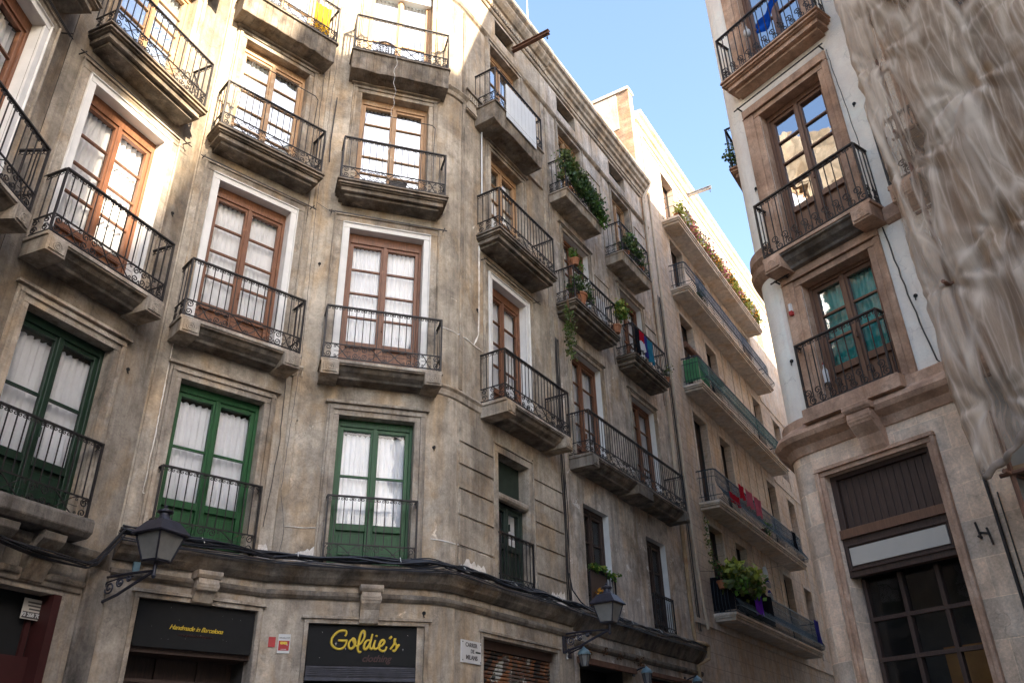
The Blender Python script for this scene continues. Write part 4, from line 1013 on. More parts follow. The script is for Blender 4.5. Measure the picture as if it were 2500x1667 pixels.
t = MB(); t.box(-5.3, -4.3, -1.15, -1.1, -.2, 1.35); t.build('inner_wall', simple('ochre_wall', (.30, .14, .04), .8, .3, 3), RB, FD.m())
t = MB(); t.tube([(-3.76, .07, -1.6), (-3.78, .07, 2.5), (-3.80, .08, 3.6)], .02, 6); t.tube([(-3.70, .07, .5), (-3.70, .07, 2.6)], .008, 4); t.build('downpipe', 'iron', RB, FD.m())
s_ = MB(); s_.box(-5.56, -4.36, -.03, -.012, 2.225, 2.43)
tag(s_.build('sign_board', 'sign_white', None, FD.m()), 'blank cream sign board in a dark wooden frame above the big glazed door', 'sign')
# ------------------------------------------------------------------ scaffold and debris net over the right-hand facade
def net_fold_mat():
    k = NT('net_fold'); t = k.t; t.nodes.remove(k.b)
    f = k.noise(k.map((40.0, 10.0, 1.6), rot=(0, R(-14), 0)), 1.6, 7, .75, .4)
    c = k.ramp(f, [(.3, (.34, .29, .25)), (.7, (.72, .67, .62))])
    d = k.n('ShaderNodeBsdfDiffuse', {'Color': c}).outputs[0]; tl = k.n('ShaderNodeBsdfTranslucent', {'Color': c}).outputs[0]
    dm = k.n('ShaderNodeMixShader', {0: .35, 1: d, 2: tl}).outputs[0]; tr = k.n('ShaderNodeBsdfTransparent').outputs[0]
    op = k.ramp(f, [(.34, .15), (.58, .9)])
    t.links.new(k.n('ShaderNodeMixShader', {0: op, 1: tr, 2: dm}).outputs[0], k.out.inputs[0]); return k.m
M['net_fold'] = net_fold_mat()
SC = thing('scaffold', Matrix.Translation(FD.w(-1, -CAM_H, .8)), 'tube scaffold with planks hidden behind the dusty white debris net at right', 'scaffold')
m = MB()
for s in (-3.2, -1.4, .6, 2.6):
    for o in (.25, .85): m.tube([(s, o, -1.6), (s, o, 15)], .025, 6)
    for z in (.4, 2.5, 4.6, 6.7, 8.8, 10.9, 13): m.tube([(s, .1, z), (s, 1.0, z)], .022, 6)
for z in (.4, 2.5, 4.6, 6.7, 8.8, 10.9, 13):
    for dz in (0, 1.0): m.tube([(-3.3, .87, z + dz), (3, .87, z + dz)], .022, 6)
m.build('scaffold_tubes', 'rust', SC, FD.m())
m = MB()
for z in (2.5, 4.6, 6.7, 8.8, 10.9, 13):
    for k in range(3): m.box(-3.25, 2.9, .26 + k * .2, .44 + k * .2, z + .03, z + .07)
m.build('planks', simple('plank_wood', (.30, .19, .10), .7, .3, 5, grain=(1, 14, 14)), SC, FD.m())
m = MB(); rr3 = random.Random(5)
for (a, b, z0, z1) in ((-3.0, -2.7, 4.7, 6.3), (-2.6, -2.2, 5.2, 7.4), (-2.3, -1.9, 8.9, 10.6), (-3.05, -2.8, 3.0, 4.1), (-2.0, -1.6, 6.8, 8.4), (-1.3, -.8, 9.0, 11)): m.box(a, b, .30, .33, z0, z1)
m.build('insulation_board', simple('ochre_board', (.42, .24, .08), .8, .25, 3), SC, FD.m())
GATH = [(-3.0, 7.9, 1.0), (-2.3, 9.6, 1.0), (-2.75, 6.1, .8), (-3.1, 5.2, .7), (-1.9, 7.4, .9), (-2.5, 4.3, .8), (-3.15, 9.9, .8), (-1.5, 9.9, .9), (-2.95, 3.4, .6)]
TIES = [(-3.22, 9.8), (-3.2, 7.9), (-3.25, 6.2), (-3.2, 4.6), (-2.35, 10.6), (-2.45, 8.6), (-2.35, 6.7), (-2.5, 4.9), (-1.5, 9.6), (-1.6, 7.5), (-1.4, 11.6), (-2.2, 12.4), (-.6, 10.4), (-.7, 8.4), (-3.1, 3.2), (-3.2, 11.6)]
def ridge(x): return 1 - 2 * abs(noise.noise(x))
def net_off(s, z):
    o = .95; wv = noise.noise(Vector((s * .8, z * .22, 1.3))); a = s + z * .12 + .22 * wv
    o += .07 * noise.noise(Vector((a * 1.1, z * .10, 0))) + .055 * ridge(Vector((a * 2.4 + 7, z * .07, 2))) + .030 * ridge(Vector((a * 6.0 + 3, z * .11, 4))) + .012 * ridge(Vector((a * 14, z * .22, 9)))
    for gs, gz in TIES:            # the net is tied in here; folds fan out below each tie
        dx, dz = s - gs, gz - z; r = math.hypot(dx, dz)
        if r > 2.6: continue
        o -= .13 * math.exp(-(r / .16) ** 2)
        e = math.exp(-r / .65) * min(1, r * 4)
        th = math.atan2(dx, abs(dz) + .05); o += .05 * e * (1 - abs(((th * 3.2 + gs * 7) % 2) - 1) * 2) * (1.0 if dz > 0 else .55)
        o += .035 * math.exp(-((dz - .9) / .55) ** 2 - (dx / .42) ** 2)
    return max(.84, o)
def net_low(s): return 2.46 + .80 * max(0, s + 3.33) if s < -1.5 else 3.9
NTH = thing('debris_net', Matrix.Translation(FD.w(-2, 0, .9)), 'torn dusty white debris net hanging in folds over the scaffold at the right edge', 'net')
m = MB()
def nf(u, v):
    s = -3.47 + 5.6 * u; lo = net_low(s); z = lo + (14.5 - lo) * v
    ed = math.exp(-(s + 3.47) / .10); s += ed * (.035 * noise.noise(Vector((z * 1.3, 0, 0))) + .02 * noise.noise(Vector((z * 5, 3, 0))))
    o = net_off(s, z); q = max(0.0, 1 - (u / .012)); return (s, o - .10 * q, z)
m.grid(nf, 260, 380)
m.build('net_sheet', 'net', NTH, FD.m(), smooth=True)
m = MB(); pts = []; rad = []
for i in range(70):
    s = -3.36 + 2.4 * i / 69; z = net_low(s); pts.append((s, net_off(s, z) + .02 * math.sin(i * .9), z + .03 * math.sin(i * .53))); rad.append(.020 + .014 * abs(math.sin(i * .37)) + .012 * random.random())
m.tube(pts, rad, 8)
m.build('gathered_hem', cloth_mat('net_hem', (.34, .265, .21), .1, .35), NTH, FD.m(), smooth=True)
rn = random.Random(12)
def strand(pts, wd):
    m = MB(); n = 46; L = []
    for i in range(n + 1):
        t = i / n * (len(pts) - 1); k = min(int(t), len(pts) - 2); f = t - k
        p0, p1, p2, p3 = (pts[max(0, k - 1)], pts[k], pts[k + 1], pts[min(len(pts) - 1, k + 2)])
        L.append(tuple(.5 * (2 * b + (c - a) * f + (2 * a - 5 * b + 4 * c - d) * f * f + (3 * b - a - 3 * c + d) * f ** 3) for a, b, c, d in zip(p0, p1, p2, p3)))
    def fn(u, v):
        k = min(int(u * n), n); s, z = L[k]; w = wd * (.35 + .65 * math.sin(math.pi * min(1, max(0, u))) ** .6) * (1 + .5 * noise.noise(Vector((u * 7, wd * 50, 0))))
        return (s + (v - .5) * w, net_off(s, z) + .03 + .05 * math.sin(v * math.pi) + .02 * math.sin(v * 13 + u * 9), z + (v - .5) * w * .3)
    m.grid(fn, n, 10); return m.build('gathered_fold', 'net_fold', NTH, FD.m(), smooth=True)
m = MB(); m.grid(lambda u, v: (-3.30 + 2.6 * u, .55 + .05 * math.sin(u * 31 + v * 2) + .03 * math.sin(u * 9), -1.6 + 5.2 * v), 60, 12)
tag(m.build('tarpaulin', cloth_mat('tarp_grey', (.34, .33, .31), .15, .2), None, FD.m(), smooth=True), 'grey tarpaulin hanging below the gathered hem of the debris net', 'tarpaulin')
# ------------------------------------------------------------------ houses behind the camera whose roofs shade the street
def block(F, s0, s1, dep, zt, label, mat, col=2.6):
    T = thing('apartment_building', Matrix.Translation(F.w((s0 + s1) / 2, -CAM_H, 0)), label, 'building')
    ops = []; x = s0 + 1.0
    while x + 1.2 < s1 - .4:
        z = 2.9
        while z + 2.3 < zt - 1: ops.append((x, x + 1.15, z, z + 2.3, 0)); z += 3.3
        x += col
    m = MB(); wall_facet(m, s0, s1, -1.6, zt, ops)
    for a, b in (((s0, 0), (s0, -dep)), ((s0, -dep), (s1, -dep)), ((s1, -dep), (s1, 0))): m.slot = 0; m.face([(*a, -1.6), (*b, -1.6), (*b, zt), (*a, zt)])
    m.face([(s0, 0, zt), (s1, 0, zt), (s1, -dep, zt), (s0, -dep, zt)])
    m.build('wall', [mat, 'white_paint', 'interior'], T, F.m())
    m = MB(); m.box(s0, s1, 0, .25, zt - .3, zt + .05); m.build('cornice', mat, T, F.m())
block(FD, 9.05, 24.2, 8, 18.8, 'low ochre house beside the netted facade, behind the viewer', 'beige_smooth')
block(FD, 24.3, 41.0, 8, 29.0, 'tall pale house behind the viewer farther down the row', 'white_stucco')
block(FD, 41.05, 46.0, 8, 30.2, 'slim grey tower house at the end of the row behind the viewer', 'grey_plaster')
FE = Facet(143.76, *FD.xy(0, 10))
block(FE, 33.6, 47, 8.5, 31.5, 'brown house half closing the street far behind the viewer', 'left_plaster')
block(Facet(270.0, 0, -9.0), -9.0, 5.9, 8, 8.0, 'low brown house added unseen behind the viewer to darken the ground floors', 'left_plaster')  # unseen house, added to cut the sky light on the lower storeys
# ------------------------------------------------------------------ wall lanterns
def lantern(F, s, z, dirv, reach, label):
    ang = math.atan2(dirv.y, dirv.x); M_ = Matrix.Translation(F.w(s, z, 0.0)) @ Matrix.Rotation(ang, 4, 'Z')
    T = thing('street_lamp', M_, label, 'street lamp', 'wall lanterns on iron brackets'); d = reach
    b = MB(); b.flip = False
    b.box(-.02, .025, -.06, .06, -.20, .17)
    b.tube([(.02, 0, .13), (d * .5, 0, .135), (d, 0, .12)], .016, 6)
    b.tube([(.02, 0, -.17), (d * .35, 0, -.10), (d * .7, 0, .02), (d - .04, 0, .10)], .020, 6)
    for cx, cz, r in ((d * .16, .0, .085), (d * .36, .045, .060), (d * .53, .075, .04)):
        pts = [(cx + r * (1 - .8 * i / 18) * math.cos(2 + i / 18 * 10.5), 0, cz + r * (1 - .8 * i / 18) * math.sin(2 + i / 18 * 10.5)) for i in range(19)]; b.tube(pts, .012, 5)
    b.tube([(.03, 0, .06), (d * .3, 0, .09), (d * .62, 0, .095)], .010, 5)
    b.tube([(d, 0, .06), (d, 0, .24)], .022, 8); b.lathe(d, 0, [(.012, .03), (.03, .06), (.015, .09)], 8)
    b.build('bracket', 'lamp_paint', T, M_)
    q = MB(); q.flip = False
    B_, T_, zb, zt = .115, .195, .235, .535
    for sx, sy in ((1, 1), (1, -1), (-1, -1), (-1, 1)): q.tube([(d + sx * B_, sy * B_, zb), (d + sx * T_, sy * T_, zt)], .011, 4)
    for h, z_ in ((B_, zb), (T_, zt)): q.tube([(d + h, h, z_), (d - h, h, z_), (d - h, -h, z_), (d + h, -h, z_)], .012, 4, closed=True)
    q.box(d - B_, d + B_, -B_, B_, zb - .02, zb - .012)
    q.build('lantern_frame', 'lamp_paint', T, M_)
    p = MB(); p.flip = False; e = .94
    c = [(1, 1), (-1, 1), (-1, -1), (1, -1)]
    for i in range(4):
        a0, a1 = c[i], c[(i + 1) % 4]
        p.face([(d + a0[0] * B_ * e, a0[1] * B_ * e, zb), (d + a1[0] * B_ * e, a1[1] * B_ * e, zb), (d + a1[0] * T_ * e, a1[1] * T_ * e, zt), (d + a0[0] * T_ * e, a0[1] * T_ * e, zt)])
    p.build('pane', 'lamp_glass', T, M_)
    h = MB(); h.flip = False; r2 = 2 ** .5
    h.lathe(d, 0, [(.235 * r2, .535), (.24 * r2, .55), (.225 * r2, .57), (.135 * r2, .70), (.10 * r2, .715)], 4, math.pi / 4)
    h.lathe(d, 0, [(.10, .70), (.075, .74), (.06, .77), (.06, .80), (.095, .815), (.095, .835), (.05, .85), (.018, .87), (.022, .89), (.004, .91)], 16)
    h.build('hood', 'lamp_paint', T, M_)
    return T
lantern(FA2, 3.20, 2.20, FA2.n * .77 + FA2.u * .31, .84, 'large iron lantern on a scrolled bracket left of the handmade shop sign')
lantern(FB, 13.44, 2.26, FB.n, .92, 'iron lantern on a bracket at the corner beside the graffiti shutter')
def porch_lamp(F, s, z, label):
    M_ = F.m(s, z); T = thing('wall_lamp', M_, label, 'lamp', 'little porch lamps over the bar fronts')
    a = MB(); a.tube([(0, 0, -.02), (0, .15, .03), (0, .28, .06), (0, .30, .02)], .014, 6); a.box(-.05, .05, 0, .02, -.10, .06); a.build('bracket', 'lamp_paint', T, M_)
    a = MB(); a.lathe(0, .30, [(.115, -.06), (.12, -.045), (.10, -.01), (.07, .025), (.03, .045), (.012, .07), (.004, .08)], 12); a.build('dome', 'lamp_dome', T, M_, smooth=True)
    a = MB(); a.lathe(0, .30, [(.095, -.065), (.055, -.25), (.03, -.26)], 6); a.build('pane', 'lamp_glass', T, M_)
    a = MB()
    for k in range(6):
        c, q = math.cos(k * math.pi / 3), math.sin(k * math.pi / 3); a.tube([(.10 * c, .30 + .10 * q, -.06), (.06 * c, .30 + .06 * q, -.25)], .008, 4)
    a.build('lantern_frame', 'lamp_paint', T, M_)
M['lamp_dome'] = simple('lamp_dome', (.16, .25, .28), .35, .3, 6)
porch_lamp(FB, 13.62, 2.10, 'small domed lamp just under the bracket of the street lantern')
porch_lamp(FB, 16.26, 2.02, 'small domed lamp between the two dark red bar fronts')
porch_lamp(FB, 19.05, 2.08, 'small domed lamp at the far end of the bar fronts by the drainpipe')
# ------------------------------------------------------------------ signs and posters
B = thing('shop_sign', FA3.m(1.72, 1.51), "black shop sign with yellow script reading Goldie's and maroon word clothing", 'sign')
m = MB(); m.box(.92, 2.52, -.10, -.03, 1.505, 2.035); m.build('board', 'black', B, FA3.m())
STROKES = [[(1.424, 1.889), (1.439, 1.921), (1.427, 1.956), (1.373, 1.959), (1.311, 1.933), (1.259, 1.876), (1.24, 1.814), (1.252, 1.768), (1.295, 1.731), (1.352, 1.715), (1.407, 1.733), (1.44, 1.781), (1.445, 1.827)], [(1.331, 1.83), (1.4, 1.826), (1.46, 1.831)], [(1.536, 1.849), (1.497, 1.829), (1.48, 1.782), (1.492, 1.735), (1.521, 1.725), (1.552, 1.752), (1.568, 1.807), (1.553, 1.85), (1.528, 1.853), (1.549, 1.807), (1.575, 1.768), (1.604, 1.765)], [(1.604, 1.765), (1.654, 1.809), (1.69, 1.881), (1.69, 1.944), (1.668, 1.963), (1.641, 1.927), (1.619, 1.84), (1.609, 1.746), (1.616, 1.7), (1.638, 1.681), (1.657, 1.693)], [(1.766, 1.844), (1.726, 1.835), (1.696, 1.787), (1.696, 1.733), (1.721, 1.722), (1.755, 1.765), (1.776, 1.82), (1.801, 1.927)], [(1.801, 1.927), (1.783, 1.836), (1.772, 1.758), (1.79, 1.731), (1.814, 1.743), (1.845, 1.846)], [(1.845, 1.846), (1.828, 1.775), (1.835, 1.736), (1.86, 1.729), (1.892, 1.753)], [(1.861, 1.913), (1.854, 1.889)], [(1.892, 1.753), (1.944, 1.778), (1.974, 1.826), (1.957, 1.849), (1.924, 1.832), (1.903, 1.777), (1.909, 1.73), (1.948, 1.704), (1.989, 1.716), (2.007, 1.764)], [(2.039, 1.867), (2.075, 1.903)], [(2.059, 1.73), (2.109, 1.798), (2.124, 1.877), (2.116, 1.829), (2.144, 1.783), (2.142, 1.736), (2.114, 1.708), (2.092, 1.723)], [(2.142, 1.74), (2.186, 1.8)]]
WID = [[.7, .8, .9, .8, .9, 1.15, 1.3, 1.25, 1.2, 1.2, 1.15, 1.1, .8], [.5, 1, .6]] + [None] * 10
m = MB()
for k, st in enumerate(STROKES):
    P = [(a, -.028, z) for a, z in st]; Q = []
    for i in range(len(P) - 1):      # Catmull-Rom
        p0, p1, p2, p3 = P[max(0, i - 1)], P[i], P[i + 1], P[min(len(P) - 1, i + 2)]
        for j in range(5):
            t = j / 5; Q.append(tuple(.5 * (2 * b + (c - a) * t + (2 * a - 5 * b + 4 * c - d) * t * t + (3 * b - a - 3 * c + d) * t ** 3) for a, b, c, d in zip(p0, p1, p2, p3)))
    Q.append(P[-1]); n = len(Q)
    m.tube(Q, [.0165 * (.75 + .35 * math.sin(math.pi * i / (n - 1))) for i in range(n)], 6)
m.build('lettering', 'yellow', B, FA3.m())
text(B, FA3, 1.87, 1.60, -.024, 'clothing', .125, 'maroon', shear=.35, bold=.002)
m = MB()
def star(m, s, z, r, o):
    for a, b in ((r, r * .12), (r * .12, r * .6)): m.face([(s - b, o, z), (s, o, z - a), (s + b, o, z), (s, o, z + a)])
for s, z, r in ((1.68, 1.935, .05), (1.305, 1.785, .03), (1.44, 1.725, .022), (1.985, 1.705, .03), (1.11, 1.93, .012), (2.07, 1.90, .014), (2.30, 1.92, .012), (2.24, 1.73, .02), (1.10, 1.60, .01)): star(m, s, z, r, -.026)
m.build('sparkles', 'paper', B, FA3.m())
B = thing('shop_sign', FA2.m(4.46, 1.62), 'black shop sign with small yellow script reading Handmade in Barcelona', 'sign')
m = MB(); m.box(3.68, 5.24, -.10, -.03, 1.62, 2.155); m.box(3.70, 5.22, -.03, -.015, 1.60, 1.62); m.build('board', 'black', B, FA2.m())
text(B, FA2, 4.46, 1.855, -.024, 'Handmade in Barcelona', .080, 'yellow', shear=.42, bold=.0004, spacing=.92)
text(B, FA2, 4.46, 1.775, -.024, 'www.goldiesclothing.com', .045, 'maroon', shear=.2)
m = MB(); rs = random.Random(4)
for _ in range(12): star(m, rs.uniform(3.8, 5.15), rs.uniform(1.66, 2.12), .007, -.026)
m.build('sparkles', 'paper', B, FA2.m())
B = thing('street_sign', FB.m(10.56, 1.63), 'pale marble street name plaque reading Carrer de Milans beside the shutter', 'sign')
m = MB(); m.box(10.30, 10.82, 0, .022, 1.625, 1.94); m.build('plaque', 'marble', B, FB.m(), bevel=.004)
for body, z, sz, s in (('CARRER', 1.875, .082, 10.55), ('DE', 1.79, .075, 10.58), ('MILANS', 1.70, .088, 10.56)): text(B, FB, s, z, .024, body, sz, 'slate', bold=.0015)
m = MB()
for s in (10.33, 10.79):
    for z in (1.655, 1.91): m.tube([(s, .02, z), (s, .028, z)], .009, 8)
m.box(10.66, 10.79, .0225, .026, 1.775, 1.80)
m.build('bolt', 'dull_green', B, FB.m())
B = thing('poster', FA1.m(6.6, 1.74, -.16), 'grey paper poster with the phone number 93 268 70 33 on the dark shop door', 'poster')
m = MB(); m.box(6.44, 6.74, -.165, -.158, 1.745, 1.965); m.build('sheet', 'sign_white', B, FA1.m())
m = MB(); m.box(6.45, 6.73, -.157, -.155, 1.755, 1.825)
for i, (a, b) in enumerate(((6.52, 6.68), (6.50, 6.71), (6.49, 6.72))): m.box(a, b, -.157, -.155, 1.845 + i * .035, 1.862 + i * .036)
m.build('print', 'slate', B, FA1.m())
text(B, FA1, 6.59, 1.79, -.152, '93 268 70 33', .058, 'paper', bold=.001)
m = MB(); m.box(.53, .69, .004, .010, 1.64, 1.885)
B = thing('poster', FA3.m(.61, 1.64), 'white and red paper poster on the pier between the two shop signs', 'poster')
m.build('sheet', 'paper', B, FA3.m())
m = MB(); m.box(.54, .68, .010, .012, 1.675, 1.80); m.build('print', 'red_print', B, FA3.m())
text(B, FA3, .61, 1.835, .012, 'VENSU.CO', .03, 'slate'); text(B, FA3, .605, 1.775, .014, 'exo', .06, 'yellow', bold=.004); text(B, FA3, .65, 1.75, .014, 'na', .03, 'paper')
text(B, FA3, .61, 1.69, .014, 'entrada', .024, 'paper')
m = MB(); m.box(.405, .495, .004, .010, 1.715, 1.845); tag(m.build('poster', 'red_print', None, FA3.m()), 'small plain red notice to the left of the white and red poster', 'poster')
for F, s, z, l in ((FA2, 3.18, 2.02, 'small white label stuck on the wall under the left lantern bracket'), (FB, 13.50, 2.02, 'small white label stuck on the wall by the right lantern bracket')):
    m = MB(); m.box(s - .03, s + .03, .02, .026, z - .045, z + .045); m.slot = 1
    m.box(s - .008, s + .018, .0262, .027, z - .02, z + .03); tag(m.build('sticker', ['paper', 'steel'], None, F.m()), l, 'sticker')
m = MB(); m.box(3.50, 3.58, .03, .07, 2.42, 2.56); tag(m.build('junction_box', 'lamp_dome', None, FA2.m()), 'pale green junction box on the wall above the left lantern bracket', 'junction box')
m = MB(); m.box(20.28, 20.42, .08, .18, 1.78, 2.02); tag(m.build('meter_box', simple('blue_box', (.05, .09, .20), .5, .2, 4), None, FB.m()), 'small blue box on the wall right of the far porch lamp', 'box')
# ------------------------------------------------------------------ cables and pipes
CP = [FA2.xy(3.22)] + [FA2.xy(5.30), FA3.xy(.34)] + COR + [FB.xy(13.8), FB.xy(20.1)]
w = WM(); rc = random.Random(11)
dense = []
for a, b in zip(CP, CP[1:]):
    k = max(1, int(math.hypot(b[0] - a[0], b[1] - a[1]) / .16)); dense += [(a[0] + (b[0] - a[0]) * i / k, a[1] + (b[1] - a[1]) * i / k) for i in range(k)]
dense.append(CP[-1]); dn = path_normals(dense)
for c in range(12):
    ph, ph2 = rc.uniform(0, 6), rc.uniform(0, 6); o0 = .12 + .13 * rc.random(); z0 = 2.845 + .085 * rc.random(); am = rc.uniform(.008, .028)
    w.tube([(p[0] + n.x * (o0 + .02 * math.sin(i * .21 + ph)), p[1] + n.y * (o0 + .02 * math.sin(i * .21 + ph)), z0 + am * math.sin(i * .33 + ph2) + .02 * math.sin(i * .9 + ph)) for i, (p, n) in enumerate(zip(dense, dn))], rc.choice((.009, .012, .016)), 5)
for c in range(3):
    ph = rc.uniform(0, 6); w.tube([(p[0] + n.x * .265, p[1] + n.y * .265, 2.80 - .05 * abs(math.sin(i * .17 + ph))) for i, (p, n) in enumerate(zip(dense, dn))], .009, 5)
w.slot = 1
for i in range(6, len(dense) - 1, 9):
    p, n = dense[i], dn[i]; w.tube([(p[0] + n.x * .10, p[1] + n.y * .10, 2.85), (p[0] + n.x * .19, p[1] + n.y * .19, 2.955), (p[0] + n.x * .28, p[1] + n.y * .28, 2.87)], .007, 4)
tag(w.build('cable_bundle', ['cable', 'paper'], None, SKY), 'thick bundle of black cables lying along the ledge above the shops', 'cables')
m = MB()
for c in range(7):
    ph = rc.uniform(0, 6); dz = rc.uniform(-.06, .06); sg = rc.uniform(.03, .12)
    m.tube([(4.95 + 2.3 * i / 24, .20 + .05 * math.sin(i * .3 + ph), 2.52 + dz - sg * math.sin(math.pi * i / 24) - .12 * (i / 24) + (.45 * max(0, i / 24 - .86) / .14)) for i in range(25)], rc.choice((.010, .014)), 5)
tag(m.build('cable_bundle', 'cable', None, FA1.m()), 'sagging loops of old cable under the dark left balcony slab', 'cables')
m = MB()
for c in range(5):
    s0 = 13.58 + c * .035; ph = rc.uniform(0, 6)
    m.tube([(s0 + .02 * math.sin(i * .4 + ph), .06, 2.9 + 5.6 * i / 40) for i in range(41)], .008, 4)
m.tube([(13.66, .06, 3.5), (13.72, .08, 3.2), (13.9, .15, 3.0), (14.05, .22, 2.9)], .014, 5)
tag(m.build('cable_drop', 'cable', None, FB.m()), 'bunch of thin black cables running down the joint between two street facades', 'cables')
m = MB(); m.tube([(10.815, .05, 10.5), (10.815, .05, 12.42)], .016, 6); tag(m.build('conduit', 'white_panel', None, FB.m()), 'straight white conduit on the wall left of the tall panelled balcony', 'pipe')
for F, pts, l in ((FA3, [(.50, 11.7), (.47, 10.6), (.49, 10.1)], 'bent black iron rod on the wall between two upper balconies'),):
    m = MB(); m.tube([(a, .05, b) for a, b in pts], .012, 5); tag(m.build('iron_rod', 'iron', None, F.m()), l, 'rod')
m = MB(); wv = [(1.52 + .02 * math.sin(i * 1.7) + .02 * math.sin(i * .6), .50 if i < 20 else .20, 12.9 - 2.9 * i / 30) for i in range(31)]; m.tube(wv, .0035, 4)
tag(m.build('white_rope', 'white_panel', None, FA3.m()), 'crinkled white cord dangling from the top balcony past the window below', 'rope')
def thin_wire(F, pts, label, r=.005, mat='cable', name='wall_wire'):
    m = MB(); q = []
    for (a, b), (c, d) in zip(pts, pts[1:]):
        k = max(2, int(math.hypot(c - a, d - b) / .12)); q += [(a + (c - a) * i / k + rc.uniform(-.008, .008), .03, b + (d - b) * i / k) for i in range(k)]
    q.append((pts[-1][0], .03, pts[-1][1])); m.tube(q, r, 4); tag(m.build(name, mat, None, F.m()), label, 'wire')
thin_wire(FA3, [(.36, 16.0), (.42, 12.6), (.35, 9.0), (.40, 6.2), (.33, 3.9), (.44, 3.3), (.40, 2.9)], 'thin black wire wandering down the wall between the two lit window columns')
thin_wire(FA2, [(5.22, 15.0), (5.24, 9.2), (5.2, 6.5), (5.25, 4.6), (5.16, 3.3)], 'thin straight wire on the wall right of the green shop door column')
thin_wire(FA3, [(.35, 9.15), (.62, 9.0), (.86, 9.04)], 'short looped wire running to the left corner of a white window frame')
thin_wire(FD, [(-4.09, 6.25), (-4.02, 5.2), (-3.92, 4.25), (-3.78, 4.05)], 'black cable slanting down the white stucco of the right corner building', .010)
thin_wire(FD, [(-4.16, 9.55), (-4.10, 8.2), (-4.05, 6.6)], 'thin cable running down beside the tall brown window surround', .006)
m = MB(); m.tube([(19.87, .08, 16.4), (19.86, .08, 8), (19.82, .08, 5.9)], .045, 8); m.tube([(20.13, .30, 17.2), (20.10, .28, 17.0), (19.88, .10, 16.5), (19.87, .08, 16.3)], .04, 8)
m.slot = 1; m.tube([(19.82, .08, 5.9), (19.76, .08, 3.3), (19.76, .10, 2.98), (19.85, .30, 2.93), (20.05, .30, 2.9), (20.02, .28, 2.6), (19.80, .08, 2.45), (19.75, .08, -1.6)], .048, 8)
m.slot = 0
for z in (15, 12.5, 10, 7.5): m.tube([(19.86, .08, z), (19.86, .08, z + .05)], .056, 8)
tag(m.build('drainpipe', ['pale_pipe', 'pipe'], None, FB.m()), 'long drainpipe with an ochre lower half ending in a swan neck bend', 'drainpipe')
m = MB(); m.tube([(.36, .07, 19.4), (.40, .07, 8), (.48, .07, 5), (.60, .07, 4.0), (.66, .07, 3.75), (.72, .07, 3.4)], .040, 8)
m.tube([(.3, .06, 19.6), (.36, .07, 19.4)], .04, 8)
tag(m.build('drainpipe', 'pale_pipe', None, FC.m()), 'slim pale drainpipe on the beige far building just right of the ochre pipe', 'drainpipe')
m = MB()
for s in (.12, .22, .28): m.tube([(s, .04, 3.3), (s + .02, .04, 8), (s - .01, .04, 13)], .010, 4)
tag(m.build('cable_drop', 'cable', None, FC.m()), 'dark vertical cables on the beige far building beside its pale drainpipe', 'cables')
def hoist(F, s, z, L, mat, label):
    T = thing('hoist_beam', F.m(s, z), label, 'beam', 'beams jutting from the eaves')
    m = MB()
    for a, b in ((0, .02), (.10, .12)): m.box(s - .05, s + .05, 0, L, z + a, z + b)
    m.box(s - .012, s + .012, 0, L, z + .02, z + .10); m.build('beam', mat, T, F.m())
    m = MB(); m.tube([(s, L - .06, z), (s, L - .06, z - .08), (s + .03, L - .06, z - .13), (s, L - .06, z - .16), (s - .02, L - .06, z - .12)], .012, 5); m.build('hook', 'iron', T, F.m())
hoist(FB, 12.25, 15.98, 1.05, 'rust', 'rusty steel hoist beam jutting out under the dentil cornice')
hoist(FC, 4.85, 19.92, 1.02, 'steel', 'grey steel hoist beam jutting out from the sunlit far building')
m = MB(); m.tube([(13.42, -.2, 16.9), (13.42, -.2, 23)], .018, 6); m.tube([(13.2, -.2, 22), (13.65, -.2, 22)], .01, 4); tag(m.build('antenna_mast', 'white_panel', None, FB.m()), 'thin white antenna mast on the roof edge against the blue sky', 'antenna')
# shoes on a wire
p1, p2 = Vector((.74, .05, 4.86)), Vector((9.7, .85, 6.84))
pts = [p1.lerp(p2, i / 30) - Vector((0, 0, .16 * math.sin(math.pi * i / 30))) for i in range(31)]
m = MB(); m.tube([tuple(p) for p in pts], .008, 4); tag(m.build('overhead_wire', 'cable', None, FC.m()), 'thin black wire strung between a balcony and the far facade with shoes hanging from it', 'wire')
def shoe(s, o, z, rot, mat, label, lace):
    T = thing('shoe', FC.m(s, z, o) @ Matrix.Rotation(rot, 4, 'Y'), label, 'shoe', 'shoes hanging from the wire'); MW = WORLD[T.name]
    m = MB(); n = 12
    def fn(u, v):
        x = -.17 + .34 * u; hgt = .055 + .075 * max(0, 1 - u * 1.9) + .02 * math.sin(u * 3.1); wd = .055 * (.75 + .5 * math.sin(math.pi * min(1, u * .95 + .05))) * (1 if u < .93 else .6)
        a = math.pi * v; return (x, wd * math.cos(a), hgt * math.sin(a) ** .7 if 0 < v < 1 else 0)
    m.grid(fn, n, 8); m.build('upper', mat, T, MW, smooth=True)
    m = MB(); m.grid(lambda u, v: (-.18 + .36 * u, (.06 * (.8 + .45 * math.sin(math.pi * u))) * (2 * v - 1), -.004), 10, 2); m.box(-.17, .16, -.05, .05, -.03, -.006); m.build('sole', 'paper', T, MW)
    m = MB(); m.tube([(-.05, 0, .10), (-.05 - lace * math.sin(rot), 0, .10 + lace)], .005, 4); m.build('lace', 'paper', T, MW)
shoe(5.46, .50, 5.62, R(70), 'grey_cloth', 'grey shoe hanging highest on the overhead wire', .22)
shoe(5.56, .50, 5.28, R(20), 'navy_cloth', 'navy blue shoe hanging in the middle below the wire', .45)
shoe(5.62, .50, 4.92, R(35), 'navy_cloth', 'dark shoe with white sole dangling lowest under the wire', .5)
